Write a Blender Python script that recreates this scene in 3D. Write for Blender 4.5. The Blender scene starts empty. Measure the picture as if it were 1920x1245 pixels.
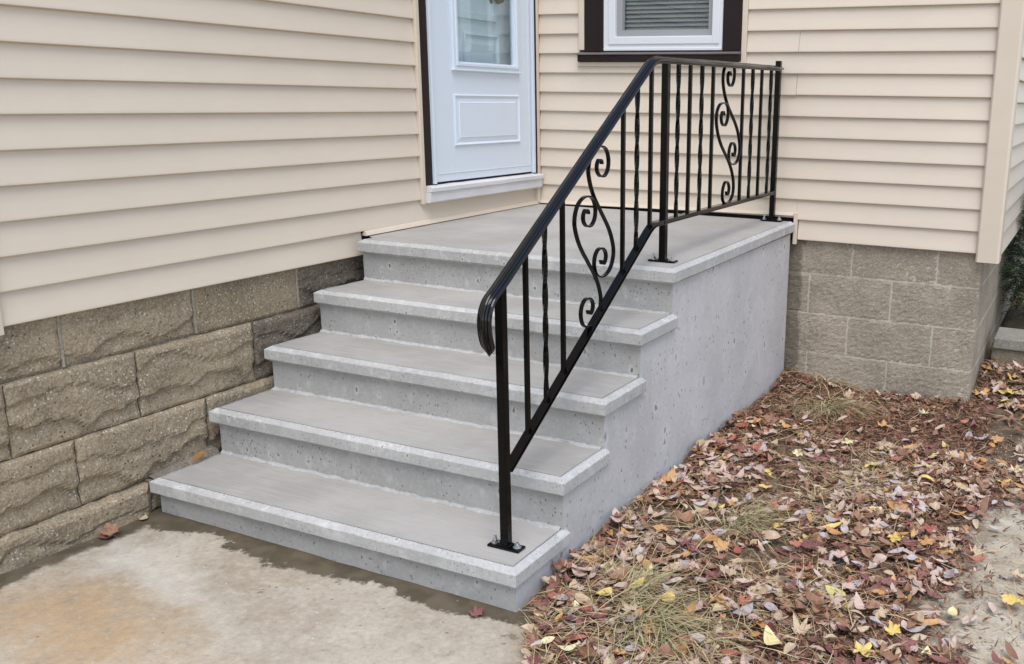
import bpy, bmesh, math, random
import numpy as np
from mathutils import Vector, Matrix, noise as mn

random.seed(7)
rnd = random.Random(11)
sc = bpy.context.scene
COL = sc.collection

# ------------------------------------------------------------------ camera
cam = bpy.data.cameras.new("camera")
cam_o = bpy.data.objects.new("camera", cam)
COL.objects.link(cam_o)
Rr = Vector((0.9078207, 0.4190529, 0.0160066))
Ru = Vector((-0.1140378, 0.2099565, 0.9710374))
Rf = Vector((-0.4035553, 0.8833532, -0.2383907))
m = Matrix((Rr, Ru, -Rf)).transposed().to_4x4()
m.translation = Vector((2.8134291, -4.5529277, 1.4118275))
cam_o.matrix_world = m
cam.sensor_width = 36.0
cam.lens = 1778.675 / 1920 * 36.0
cam.shift_x = -(1229.817 - 960) / 1920
cam.clip_start = 0.05
cam.clip_end = 500
sc.camera = cam_o

# ------------------------------------------------------------------ light
SUN_EL, SUN_AZ = math.radians(64), math.radians(150)   # azimuth from +Y towards +X
w = bpy.data.worlds.new("World")
sc.world = w
w.use_nodes = True
nt = w.node_tree
sky = nt.nodes.new("ShaderNodeTexSky")
sky.sky_type = 'NISHITA'
sky.sun_disc = False
sky.sun_elevation = SUN_EL
sky.sun_rotation = SUN_AZ
sky.air_density = 1.0
sky.dust_density = 1.0
sky.ozone_density = 1.0
hs = nt.nodes.new("ShaderNodeHueSaturation")
hs.inputs['Saturation'].default_value = 0.75        # cloud cover greys the sky
bg = nt.nodes["Background"]
bg.inputs['Strength'].default_value = 0.12
nt.links.new(sky.outputs[0], hs.inputs['Color'])
nt.links.new(hs.outputs[0], bg.inputs['Color'])

sun = bpy.data.lights.new("sun", 'SUN')
sun.energy = 1.25
sun.angle = math.radians(42)
sun.color = (1.0, 0.99, 0.98)
sun_o = bpy.data.objects.new("sun", sun)
COL.objects.link(sun_o)
dirv = Vector((math.sin(SUN_AZ) * math.cos(SUN_EL), math.cos(SUN_AZ) * math.cos(SUN_EL), math.sin(SUN_EL)))
sun_o.rotation_euler = dirv.to_track_quat('Z', 'Y').to_euler()

sc.view_settings.view_transform = 'Standard'
sc.view_settings.look = 'None'
sc.view_settings.gamma = 1.0
sc.view_settings.exposure = 1.0
sc.view_settings.use_curve_mapping = False

# ------------------------------------------------------------------ helpers
def link(o, parent=None):
    COL.objects.link(o)
    if parent is not None:
        o.parent = parent
    return o

def tag(o, label=None, cat=None, group=None, kind=None):
    if label: o["label"] = label
    if cat: o["category"] = cat
    if group: o["group"] = group
    if kind: o["kind"] = kind
    return o

def empty(name, loc=(0, 0, 0), parent=None):
    o = bpy.data.objects.new(name, None)
    o.empty_display_size = 0.1
    o.location = loc
    return link(o, parent)

class MB:
    """collects verts and faces into one mesh"""
    def __init__(s):
        s.v, s.f, s.mi = [], [], []
    def add(s, verts, faces, mi=0):
        b = len(s.v)
        s.v += [tuple(p) for p in verts]
        s.f += [tuple(b + i for i in f) for f in faces]
        s.mi += [mi] * len(faces)
    def box(s, x0, x1, y0, y1, z0, z1, mi=0, bev=0.0):
        bm = bmesh.new()
        bmesh.ops.create_cube(bm, size=1.0)
        for v in bm.verts:
            v.co = Vector(((x0 + x1) / 2 + v.co.x * (x1 - x0), (y0 + y1) / 2 + v.co.y * (y1 - y0), (z0 + z1) / 2 + v.co.z * (z1 - z0)))
        if bev > 0:
            bmesh.ops.bevel(bm, geom=list(bm.edges), offset=bev, segments=2, affect='EDGES', profile=0.5)
        bm.verts.index_update()
        s.add([v.co for v in bm.verts], [[v.index for v in f.verts] for f in bm.faces], mi)
        bm.free()
    def prism(s, poly, axis, a0, a1, mi=0, n=1, fn=None):
        """poly: list of 2-D points, extruded along axis ('x','y','z') from a0 to a1 in n steps"""
        k = len(poly)
        vs = []
        for j in range(n + 1):
            t = a0 + (a1 - a0) * j / n
            for (p, q) in poly:
                if fn: p, q = fn(p, q, t)
                vs.append((t, p, q) if axis == 'x' else ((p, t, q) if axis == 'y' else (p, q, t)))
        fs = []
        for j in range(n):
            for i in range(k):
                a, b = j * k + i, j * k + (i + 1) % k
                fs.append((a, b, b + k, a + k))
        fs.append(tuple(range(k))[::-1])
        fs.append(tuple(n * k + i for i in range(k)))
        s.add(vs, fs, mi)
    def cyl(s, c, r, h, n=12, r2=None, mi=0, axis=Vector((0, 0, 1))):
        r2 = r if r2 is None else r2
        q = Vector((0, 0, 1)).rotation_difference(axis)
        vs = []
        for (rr, zz) in ((r, 0), (r2, h)):
            for i in range(n):
                a = 2 * math.pi * i / n
                vs.append(Vector(c) + q @ Vector((rr * math.cos(a), rr * math.sin(a), zz)))
        fs = [(i, (i + 1) % n, n + (i + 1) % n, n + i) for i in range(n)]
        fs += [tuple(range(n))[::-1], tuple(range(n, 2 * n))]
        s.add(vs, fs, mi)
    def build(s, name, mats, parent=None, smooth=False):
        me = bpy.data.meshes.new(name)
        me.from_pydata(s.v, [], s.f)
        if not isinstance(mats, (list, tuple)): mats = [mats]
        for q in mats: me.materials.append(q)
        if any(s.mi): me.polygons.foreach_set("material_index", s.mi)
        bm = bmesh.new(); bm.from_mesh(me)
        bmesh.ops.recalc_face_normals(bm, faces=bm.faces[:])
        bm.to_mesh(me); bm.free()
        if smooth: me.polygons.foreach_set("use_smooth", [True] * len(me.polygons))
        me.update()
        return link(bpy.data.objects.new(name, me), parent)

def fbm(x, y, z=0.0, o=4):
    return mn.fractal(Vector((x, y, z)), 1.0, 2.1, o)

def smooth01(a, b, x):
    t = min(1.0, max(0.0, (x - a) / (b - a)))
    return t * t * (3 - 2 * t)

# ------------------------------------------------------------------ materials
class NM:
    def __init__(s, name):
        s.m = bpy.data.materials.new(name)
        s.m.use_nodes = True
        s.t = s.m.node_tree
        s.b = s.t.nodes["Principled BSDF"]
        s.tc = s.t.nodes.new("ShaderNodeTexCoord").outputs['Object']
    def n(s, typ, **kw):
        nd = s.t.nodes.new("ShaderNode" + typ)
        for k, v in kw.items(): setattr(nd, k, v)
        return nd
    def lk(s, a, b): s.t.links.new(a, b)
    def val(s, nd, key, v):
        if hasattr(v, 'links') or hasattr(v, 'is_linked'): s.lk(v, nd.inputs[key])
        else: nd.inputs[key].default_value = v
    def mapv(s, scale=(1, 1, 1), rot=(0, 0, 0), loc=(0, 0, 0), src=None):
        mp = s.n("Mapping")
        mp.inputs['Scale'].default_value = scale
        mp.inputs['Rotation'].default_value = rot
        mp.inputs['Location'].default_value = loc
        s.lk(src or s.tc, mp.inputs['Vector'])
        return mp.outputs[0]
    def noise(s, scale, detail=4, rough=.55, vec=None, dist=0.0):
        nd = s.n("TexNoise")
        nd.inputs['Scale'].default_value = scale
        nd.inputs['Detail'].default_value = detail
        nd.inputs['Roughness'].default_value = rough
        nd.inputs['Distortion'].default_value = dist
        s.lk(vec or s.tc, nd.inputs['Vector'])
        return nd.outputs['Fac']
    def voro(s, scale, vec=None, out='Distance', feature='F1', rand=1.0):
        nd = s.n("TexVoronoi", feature=feature)
        nd.inputs['Scale'].default_value = scale
        nd.inputs['Randomness'].default_value = rand
        s.lk(vec or s.tc, nd.inputs['Vector'])
        return nd.outputs[out]
    def ramp(s, fac, a, b, lo=0.0, hi=1.0):
        nd = s.n("MapRange", interpolation_type='SMOOTHSTEP')
        for k, v in (('From Min', a), ('From Max', b), ('To Min', lo), ('To Max', hi)):
            nd.inputs[k].default_value = v
        s.lk(fac, nd.inputs['Value'])
        return nd.outputs[0]
    def math(s, op, a, b=0.0, c=None):
        nd = s.n("Math", operation=op)
        s.val(nd, 0, a); s.val(nd, 1, b)
        if c is not None: s.val(nd, 2, c)
        return nd.outputs[0]
    def mix(s, fac, a, b, blend='MIX'):
        nd = s.n("Mix", data_type='RGBA', blend_type=blend)
        for i, v in ((0, fac), (6, a), (7, b)):
            if isinstance(v, tuple): v = v + (1.0,) if len(v) == 3 else v
            s.val(nd, i, v)
        return nd.outputs[2]
    def sep(s, src=None):
        nd = s.n("SeparateXYZ"); s.lk(src or s.tc, nd.inputs[0]); return nd.outputs
    def bump(s, h, strength=.3, dist=.01, nrm=None):
        nd = s.n("Bump")
        nd.inputs['Strength'].default_value = strength
        nd.inputs['Distance'].default_value = dist
        s.lk(h, nd.inputs['Height'])
        if nrm is not None: s.lk(nrm, nd.inputs['Normal'])
        return nd.outputs[0]
    def out(s, col=None, rough=.6, nrm=None, spec=.5, metal=0.0, **kw):
        b = s.b
        if col is not None:
            if isinstance(col, tuple): b.inputs['Base Color'].default_value = col + (1.0,)
            else: s.lk(col, b.inputs['Base Color'])
        s.val(b, 'Roughness', rough)
        b.inputs['Specular IOR Level'].default_value = spec
        b.inputs['Metallic'].default_value = metal
        if nrm is not None: s.lk(nrm, b.inputs['Normal'])
        for k, v in kw.items(): b.inputs[k].default_value = v
        return s.m

def mat_vinyl(name, col, dirty=True):
    k = NM(name)
    big = k.noise(1.3, 5, .6)
    fine = k.noise(9, 4, .6, k.mapv((1, 1, 3)))
    c = k.mix(k.ramp(big, .35, .7), tuple(x * .955 for x in col), col)
    c = k.mix(k.ramp(fine, .45, .75, 0, .35), c, tuple(x * y for x, y in zip(col, (.93, .91, .88))))
    if dirty:
        sp = k.voro(9.0)
        msk = k.math('MULTIPLY', k.ramp(sp, .05, .02), k.ramp(k.noise(2.2, 2), .56, .66))
        c = k.mix(k.math('MULTIPLY', msk, .55), c, (.22, .18, .14))
    grain = k.noise(60, 3, .6, k.mapv((.25, .25, 3)))
    soft = k.noise(3.0, 2, .5, k.mapv((1, 1, 2)))
    n1 = k.bump(grain, .10, .0012)
    n2 = k.bump(soft, .25, .006, n1)
    return k.out(c, .46, n2, .4)

def mat_paint(name, col, rough=.4, bump=.05, spec=.5, dirt=.12):
    k = NM(name)
    a = k.noise(5, 4)
    c = k.mix(k.ramp(a, .4, .75, 0, dirt * 2), col, tuple(x * .8 for x in col))
    return k.out(c, rough, k.bump(k.noise(140, 3), bump, .001), spec)

def mat_concrete(name, col, light, pits=1.0, pitscale=26, streak=None, blot=.5):
    """cast concrete: blotches, bug holes with pale rims, fine grain"""
    k = NM(name)
    n1 = k.noise(3.2, 6, .62)
    n2 = k.noise(14, 5, .65)
    n3 = k.noise(260, 2, .6)
    c = k.mix(k.ramp(n1, .33, .68), tuple(x * .82 for x in col), col)
    c = k.mix(k.ramp(n2, .50, .78, 0, blot), c, light)
    c = k.mix(k.ramp(n3, .35, .7, 0, .22), c, tuple(x * .72 for x in col))
    wv = k.mapv((1, 1, .62))
    warp = k.n("VectorMath", operation='ADD')
    nc = k.n("TexNoise"); nc.inputs['Scale'].default_value = 30; k.lk(k.tc, nc.inputs['Vector'])
    sc_ = k.n("VectorMath", operation='SCALE'); sc_.inputs['Scale'].default_value = .012
    k.lk(nc.outputs['Color'], sc_.inputs[0]); k.lk(wv, warp.inputs[0]); k.lk(sc_.outputs[0], warp.inputs[1])
    V = warp.outputs[0]
    gate = k.ramp(k.noise(4.5, 3), .46, .60)
    gate2 = k.ramp(k.noise(7.5, 2), .40, .60)
    d1 = k.voro(pitscale, V); d2 = k.voro(pitscale * 2.9, V)
    p1 = k.math('MULTIPLY', k.ramp(d1, .155, .10), gate)
    p2 = k.math('MULTIPLY', k.ramp(d2, .22, .13), gate2)
    rim = k.math('MULTIPLY', k.ramp(d1, .42, .17), gate)
    c = k.mix(k.math('MULTIPLY', rim, .30 * pits), c, light)
    d0 = k.voro(pitscale * .42, V)
    gate3 = k.ramp(k.noise(2.6, 4, .6), .50, .62)
    big = k.math('ADD', d0, k.math('MULTIPLY', k.math('SUBTRACT', k.noise(95, 3), .5), .10))
    p0 = k.math('MULTIPLY', k.ramp(big, .098, .060), gate3)
    halo = k.math('MULTIPLY', k.ramp(big, .26, .11), gate3)
    c = k.mix(k.math('MULTIPLY', halo, .40), c, light)
    gr = k.noise(85, 4, .75)
    c = k.mix(k.ramp(gr, .50, .68, 0, .30), c, light)
    c = k.mix(k.ramp(gr, .47, .30, 0, .34), c, tuple(x * .6 for x in col))
    pit = k.math('MAXIMUM', k.math('MAXIMUM', p1, p2), p0)
    c = k.mix(k.math('MULTIPLY', pit, .62 * pits), c, tuple(x * .38 for x in col))
    h = k.math('SUBTRACT', k.math('MULTIPLY', n2, .5), k.math('MULTIPLY', pit, 1.0 * pits))
    nr = k.bump(h, .35, .004)
    nr = k.bump(k.noise(180, 3, .7), .22, .0015, nr)
    return k.out(c, .78, nr, .35)

def mat_broomed(name, col):
    k = NM(name)
    n1 = k.noise(2.6, 6, .62)
    br = k.noise(30, 4, .6, k.mapv((.22, 2.2, 1)))
    br2 = k.noise(95, 3, .6, k.mapv((.16, 2.4, 1)))
    c = k.mix(k.ramp(n1, .35, .68), tuple(x * .84 for x in col), tuple(min(1, x * 1.06) for x in col))
    c = k.mix(k.ramp(br, .42, .72, 0, .45), c, tuple(x * y * 1.12 for x, y in zip(col, (1.0, 1.0, 1.02))))
    c = k.mix(k.ramp(br2, .30, .55, .22, 0), c, tuple(x * .68 for x in col))
    ru = k.ramp(k.noise(7, 4, .6), .62, .75, 0, .25)
    c = k.mix(ru, c, (.30, .265, .22))
    nr = k.bump(br2, .35, .003)
    nr = k.bump(k.noise(220, 2), .2, .001, nr)
    return k.out(c, .82, nr, .3)

def mat_block(name, col, agg, light, stretch=(1, 1, 1), speck=1.0, bump=.5, damp=False):
    k = NM(name)
    info = k.n("ObjectInfo").outputs['Random']
    ofs = k.n("VectorMath", operation='ADD'); k.lk(k.tc, ofs.inputs[0])
    n1 = k.noise(5, 6, .65)
    n2 = k.noise(45, 5, .7, k.mapv(stretch))
    sp = k.voro(80); sp2 = k.voro(80, out='Color')
    c = k.mix(k.ramp(n1, .32, .70), tuple(x * .66 for x in col), col)
    c = k.mix(k.math('MULTIPLY', info, .35), c, tuple(x * .74 for x in col))
    c = k.mix(k.ramp(n2, .48, .72, 0, .55), c, agg)
    c = k.mix(k.ramp(n2, .42, .28, 0, .60), c, tuple(x * .42 for x in col))
    s0 = k.sep(sp2)
    m1 = k.math('MULTIPLY', k.ramp(sp, .34, .20), k.ramp(s0[0], .70, .80))
    c = k.mix(k.math('MULTIPLY', m1, .75 * speck), c, light)
    m2 = k.math('MULTIPLY', k.ramp(sp, .32, .2), k.ramp(s0[1], .82, .9))
    c = k.mix(k.math('MULTIPLY', m2, .7 * speck), c, (.045, .035, .025))
    n4 = k.noise(150, 4, .75, k.mapv(stretch))
    c = k.mix(k.ramp(n4, .50, .66, 0, .50), c, light)
    c = k.mix(k.ramp(n4, .47, .33, 0, .60), c, tuple(x * .35 for x in col))
    if damp:
        xs = k.math('ADD', k.sep()[0], k.math('MULTIPLY', k.math('SUBTRACT', k.noise(14, 5, .65), .5), .09))
        c = k.mix(k.ramp(xs, 1.530, 1.508, 0, .62), c, (.10, .085, .065))
    h = k.math('ADD', k.math('MULTIPLY', n2, 1.0), k.math('MULTIPLY', m1, .3))
    h = k.math('ADD', h, k.math('MULTIPLY', n4, .5))
    nr = k.bump(h, bump, .006)
    nr = k.bump(k.noise(210, 3, .7), .3, .0015, nr)
    return k.out(c, .9, nr, .2)

M = {}
M['vinyl'] = mat_vinyl('vinyl_siding', (.682, .581, .466))
M['vinyl_trim'] = mat_vinyl('vinyl_trim', (.665, .566, .446), False)
M['white_door'] = mat_paint('white_door_paint', (.675, .735, .80), .32, .03, dirt=.06)
M['white_vinyl'] = mat_paint('white_window_vinyl', (.70, .71, .72), .35, .03, dirt=.06)
M['white_sill'] = mat_paint('weathered_white_paint', (.66, .65, .64), .6, .3, dirt=.35)
M['brown'] = mat_paint('dark_brown_paint', (.018, .0095, .0085), .5, .08, spec=.25, dirt=.2)
M['sill_grey'] = mat_paint('weathered_brown_sill', (.13, .105, .10), .6, .3, dirt=.4)
M['screen_grey'] = mat_paint('grey_screen_frame', (.32, .32, .32), .5, .05)
M['blind'] = mat_paint('grey_blind_slat', (.36, .38, .375), .5, .02)
M['dark'] = mat_paint('dark_interior', (.012, .012, .012), .9, .0)
M['bronze'] = mat_paint('bronze_handle', (.035, .028, .025), .35, .05)
M['sheath'] = mat_paint('wall_sheathing', (.03, .028, .026), .9, .2)
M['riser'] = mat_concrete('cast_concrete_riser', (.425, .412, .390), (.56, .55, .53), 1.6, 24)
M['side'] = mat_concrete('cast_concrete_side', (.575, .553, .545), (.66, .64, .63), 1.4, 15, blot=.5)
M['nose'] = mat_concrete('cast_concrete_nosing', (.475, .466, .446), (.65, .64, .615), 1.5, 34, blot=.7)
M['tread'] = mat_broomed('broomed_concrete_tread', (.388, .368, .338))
M['fillet'] = mat_concrete('mortar_fillet', (.47, .465, .45), (.62, .615, .60), .6, 40)
M['rock'] = mat_block('rock_faced_block', (.375, .292, .190), (.49, .408, .290), (.62, .57, .48), speck=1.25, bump=.8)
M['rock_gold'] = mat_block('exposed_aggregate_block', (.33, .258, .168), (.45, .37, .25), (.55, .48, .36), speck=1.3, bump=.8)
M['rock_dark'] = mat_block('dark_rock_block', (.190, .150, .108), (.30, .25, .19), (.42, .39, .34), speck=1.2, bump=.8)  # darker tone of the rock block, for the blocks beside the steps
M['cmu'] = mat_block('split_faced_block', (.430, .358, .268), (.53, .462, .368), (.56, .52, .46), (1, 1, 2.0), .25, .8, True)
M['mortar'] = mat_block('pale_mortar', (.62, .555, .45), (.68, .62, .52), (.5, .46, .4), speck=.2, bump=.3, damp=True)
M['joint'] = mat_block('weathered_joint_mortar', (.37, .32, .25), (.46, .41, .33), (.55, .5, .42), speck=.3, bump=.6)
M['mortar_old'] = mat_block('old_mortar', (.24, .205, .16), (.36, .32, .265), (.42, .38, .32), speck=.5, bump=.8)
M['wallstone'] = mat_block('tan_wall_stone', (.30, .245, .165), (.40, .34, .24), (.5, .46, .4), speck=.2)
M['capstone'] = mat_block('grey_cap_stone', (.33, .305, .255), (.42, .40, .35), (.5, .48, .44), speck=.2, bump=.3)

def mat_iron(name, spec):
    k = NM(name)
    n = k.noise(40, 3)
    return k.out((.0020, .0020, .0023), k.ramp(n, .4, .7, .10, .18), k.bump(k.noise(60, 2), .03, .001), spec)
M['iron'] = mat_iron('black_gloss_iron', .20)
M['iron_cap'] = mat_iron('black_gloss_handrail', .50)
def mat_zinc():
    k = NM('zinc_bolt')
    return k.out((.62, .64, .66), .32, k.bump(k.noise(300, 2), .1, .001), .5, 1.0)
M['zinc'] = mat_zinc()

def mat_glass(name, tint, gl):
    k = NM(name)
    t = k.t
    t.nodes.remove(k.b)
    tr = k.n("BsdfTransparent"); tr.inputs[0].default_value = tint + (1,)
    g = k.n("BsdfGlossy"); g.inputs['Roughness'].default_value = .012
    lw_ = k.n("LayerWeight"); lw_.inputs['Blend'].default_value = .5
    fz = k.math('POWER', lw_.outputs['Facing'], 4.0)
    fz = k.math('MULTIPLY_ADD', fz, 1 - gl, gl)
    mx = k.n("MixShader")
    k.lk(fz, mx.inputs[0]); k.lk(tr.outputs[0], mx.inputs[1]); k.lk(g.outputs[0], mx.inputs[2])
    k.lk(mx.outputs[0], t.nodes["Material Output"].inputs[0])
    return k.m
M['glass'] = mat_glass('door_glass', (.95, .985, .975), .06)
M['glass_win'] = mat_glass('window_glass_with_screen', (.86, .88, .88), .06)

def mat_pad():
    k = NM('old_concrete_pad')
    xyz = k.sep()
    X, Y = xyz[0], xyz[1]
    n1 = k.noise(2.2, 6, .65); n2 = k.noise(16, 6, .7); n3 = k.noise(120, 3, .7)
    col = k.mix(k.ramp(n1, .36, .66), (.36, .30, .225), (.50, .44, .355))
    col = k.mix(k.ramp(n2, .46, .72, 0, .55), col, (.56, .52, .44))
    col = k.mix(k.ramp(n2, .45, .30, 0, .45), col, (.22, .18, .13))
    col = k.mix(k.ramp(n3, .38, .68, 0, .30), col, (.24, .20, .15))
    n5 = k.noise(60, 5, .75)
    col = k.mix(k.ramp(n5, .52, .68, 0, .45), col, (.60, .55, .47))
    col = k.mix(k.ramp(n5, .46, .32, 0, .50), col, (.20, .16, .11))
    # rust stain
    dx = k.math('MULTIPLY', k.math('SUBTRACT', X, .46), 1.7)
    dy = k.math('MULTIPLY', k.math('SUBTRACT', Y, -3.15), 3.4)
    # stain runs obliquely
    a = k.math('ADD', k.math('MULTIPLY', dx, .75), k.math('MULTIPLY', dy, .5))
    b = k.math('SUBTRACT', k.math('MULTIPLY', dy, .85), k.math('MULTIPLY', dx, .35))
    d = k.math('SQRT', k.math('ADD', k.math('MULTIPLY', a, a), k.math('MULTIPLY', b, b)))
    d = k.math('ADD', d, k.math('MULTIPLY', k.math('SUBTRACT', n1, .5), 2.0))
    rust = k.ramp(d, 1.05, .02)
    rust = k.math('MULTIPLY', rust, k.ramp(n2, .30, .62, .35, .95))
    col = k.mix(k.math('MULTIPLY', rust, .62), col, (.47, .285, .125))
    # whitish bloom
    e = k.math('ABSOLUTE', k.math('ADD', k.math('SUBTRACT', Y, -2.80), k.math('MULTIPLY', k.math('SUBTRACT', X, .30), .25)))
    e = k.math('ADD', e, k.math('MULTIPLY', k.math('SUBTRACT', k.noise(5, 5, .7), .5), .35))
    bl = k.math('MULTIPLY', k.ramp(e, .13, .0), k.ramp(X, 1.1, .35))
    col = k.mix(k.math('MULTIPLY', bl, .38), col, (.66, .64, .58))
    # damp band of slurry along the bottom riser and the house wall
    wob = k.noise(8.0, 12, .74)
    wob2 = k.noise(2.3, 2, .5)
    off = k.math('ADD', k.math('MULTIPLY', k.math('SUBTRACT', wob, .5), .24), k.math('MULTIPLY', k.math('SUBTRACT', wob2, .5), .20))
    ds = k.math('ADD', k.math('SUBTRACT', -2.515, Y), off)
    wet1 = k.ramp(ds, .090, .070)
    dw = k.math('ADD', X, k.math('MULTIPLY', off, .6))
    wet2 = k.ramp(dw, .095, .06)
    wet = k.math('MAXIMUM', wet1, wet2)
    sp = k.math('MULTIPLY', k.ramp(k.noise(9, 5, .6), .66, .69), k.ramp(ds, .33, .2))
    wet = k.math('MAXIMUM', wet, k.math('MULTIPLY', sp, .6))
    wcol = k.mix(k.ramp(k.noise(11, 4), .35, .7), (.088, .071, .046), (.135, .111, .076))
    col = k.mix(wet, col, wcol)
    # soil tint at the bed side
    soil = k.ramp(k.math('ADD', X, k.math('MULTIPLY', k.math('SUBTRACT', n2, .5), .5)), 1.46, 1.72)
    col = k.mix(k.math('MULTIPLY', soil, .7), col, (.24, .19, .125))
    # stones
    v = k.voro(48); vc = k.sep(k.voro(48, out='Color'))
    st = k.math('MULTIPLY', k.ramp(v, .26, .14), k.ramp(vc[0], .95, .97))
    col = k.mix(k.math('MULTIPLY', st, .55), col, (.10, .08, .065))
    st2 = k.math('MULTIPLY', k.ramp(v, .22, .10), k.ramp(vc[1], .95, .97))
    dry = k.math('SUBTRACT', 1.0, k.math('MULTIPLY', wet, .7))
    col = k.mix(k.math('MULTIPLY', k.math('MULTIPLY', st2, .7), dry), col, (.68, .65, .60))
    h = k.math('ADD', k.math('ADD', k.math('MULTIPLY', n2, .8), k.math('MULTIPLY', n5, .6)), k.math('MULTIPLY', n3, .5))
    h = k.math('MULTIPLY', h, k.math('SUBTRACT', 1.0, k.math('MULTIPLY', wet, .75)))
    nr = k.bump(h, .55, .006)
    rg = k.math('SUBTRACT', .9, k.math('MULTIPLY', wet, .12))
    return k.out(col, rg, nr, .15)
M['pad'] = mat_pad()

def mat_ground():
    k = NM('soil_and_gravel')
    xyz = k.sep(); X, Y = xyz[0], xyz[1]
    n1 = k.noise(3.0, 6, .65); n2 = k.noise(22, 6, .7); n3 = k.noise(140, 3, .7)
    soil = k.mix(k.ramp(n1, .35, .65), (.10, .066, .042), (.22, .165, .105))
    soil = k.mix(k.ramp(n2, .45, .72, 0, .6), soil, (.24, .18, .115))
    soil = k.mix(k.ramp(n3, .45, .72, 0, .5), soil, (.045, .030, .020))
    sand = k.mix(k.ramp(n1, .36, .66), (.40, .325, .225), (.59, .515, .40))
    sand = k.mix(k.ramp(n2, .46, .72, 0, .55), sand, (.70, .65, .57))
    sand = k.mix(k.ramp(n3, .44, .68, 0, .35), sand, (.26, .205, .14))
    # the bare sandy drive lies to the right
    f = k.math('ADD', X, k.math('MULTIPLY', k.math('SUBTRACT', n1, .5), .55))
    f = k.math('ADD', f, k.math('MULTIPLY', k.math('SUBTRACT', n2, .5), .22))
    f = k.math('SUBTRACT', f, k.math('MULTIPLY', Y, .06))
    f = k.math('SUBTRACT', f, k.math('MULTIPLY', k.math('MAXIMUM', k.math('ADD', Y, 1.7), 0.0), .10))
    g = k.ramp(f, 2.50, 2.74)
    near = k.ramp(k.math('ADD', Y, k.math('MULTIPLY', k.math('SUBTRACT', n1, .5), .8)), -2.45, -2.72)
    near = k.math('MULTIPLY', near, k.ramp(X, 1.86, 1.70))
    patch = k.math('MULTIPLY', k.ramp(k.noise(1.7, 3), .60, .68), .6)
    g = k.math('MAXIMUM', g, k.math('MULTIPLY', near, .8))
    g = k.math('MAXIMUM', g, patch)
    far = k.ramp(Y, .05, .35, 1, 0)
    g = k.math('MULTIPLY', g, far)
    g = k.math('MULTIPLY', g, k.ramp(k.math('ADD', Y, k.math('MULTIPLY', n1, .5)), -.30, -1.5, .55, 1.0))
    col = k.mix(g, soil, sand)
    h = k.math('ADD', k.math('MULTIPLY', n2, 1.0), k.math('MULTIPLY', n3, .6))
    return k.out(col, .95, k.bump(h, .8, .010), .2)
M['ground'] = mat_ground()

def mat_leaf(name, a, b, vein=.75):
    k = NM(name)
    info = k.n("ObjectInfo").outputs['Random']
    geo = k.n("NewGeometry").outputs['Random Per Island']
    rr = k.math('FRACT', k.math('ADD', info, geo))
    c = k.mix(rr, a, b)
    n = k.noise(70, 4, .65)
    c = k.mix(k.ramp(n, .50, .75, 0, .55), c, tuple(x * .55 for x in a))
    c = k.mix(k.ramp(k.noise(25, 3), .52, .7, 0, .35), c, tuple(min(1, x * 1.25) for x in b))
    return k.out(c, .55, k.bump(k.noise(160, 3), .3, .002), .35)
LEAFCOL = {
    'pink':   ((.46, .320, .255), (.57, .430, .360)),
    'lilac':  ((.40, .335, .325), (.51, .445, .430)),
    'tan':    ((.43, .310, .195), (.56, .430, .290)),
    'brown':  ((.215, .105, .062), (.330, .180, .112)),
    'maroon': ((.165, .060, .055), (.260, .105, .092)),
    'red':    ((.32, .095, .065), (.42, .160, .110)),
    'orange': ((.46, .230, .085), (.56, .330, .140)),
    'yellow': ((.64, .450, .110), (.70, .540, .190)),
    'pale':   ((.68, .570, .280), (.72, .650, .400)),
    'olive':  ((.52, .440, .150), (.58, .510, .210)),
}
for q, (a, b) in LEAFCOL.items():
    M['leaf_' + q] = mat_leaf('leaf_' + q, a, b)

def mat_simple(name, a, b, scale=30, rough=.85):
    k = NM(name)
    geo = k.n("NewGeometry").outputs['Random Per Island']
    c = k.mix(geo, a, b)
    c = k.mix(k.ramp(k.noise(scale, 3), .45, .7, 0, .4), c, tuple(x * .55 for x in a))
    return k.out(c, rough, None, .25)
M['mulch'] = mat_simple('bark_mulch', (.085, .037, .024), (.37, .19, .118))
M['straw'] = mat_simple('dry_straw', (.29, .20, .10), (.62, .50, .30))
M['grass_green'] = mat_simple('fading_grass', (.20, .20, .085), (.44, .41, .22))
M['shrub'] = mat_simple('evergreen_needles', (.018, .040, .016), (.055, .100, .034), 20, .5)
M['bark'] = mat_simple('shrub_bark', (.06, .045, .03), (.09, .07, .05))
M['pebble'] = mat_simple('pebble', (.24, .22, .19), (.50, .46, .40), 40, .8)

# ------------------------------------------------------------------ ground (setting)
def gh(x, y):
    """height of the soil"""
    z = 0.012 + .018 * fbm(x * 2.3, y * 2.3, 3.1) + .007 * fbm(x * 9, y * 9, 1.7, 3)
    z += .030 * smooth01(.22, 0, x - 1.47) * smooth01(-2.55, -1.9, y) * (0.6 + .6 * fbm(x * 5, y * 5, 9))
    z -= .020 * smooth01(2.35, 2.75, x)
    z += .030 * smooth01(-.35, -.02, y) * smooth01(1.85, 1.5, x)
    # soil banks up behind the house corner
    z += .085 * smooth01(.02, .45, y) * smooth01(2.30, 2.42, x)
    if y < -2.42:   # thins out over the old pad
        edge = 1.53 + (-2.52 - y) * .50 + .05 * fbm(x * 3, y * 5, 5.5)
        z = z * smooth01(edge - .05, edge + .20, x) - .022 * (1 - smooth01(edge - .10, edge + .10, x))
    elif x < 1.44:
        z = -.05
    return z

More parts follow.
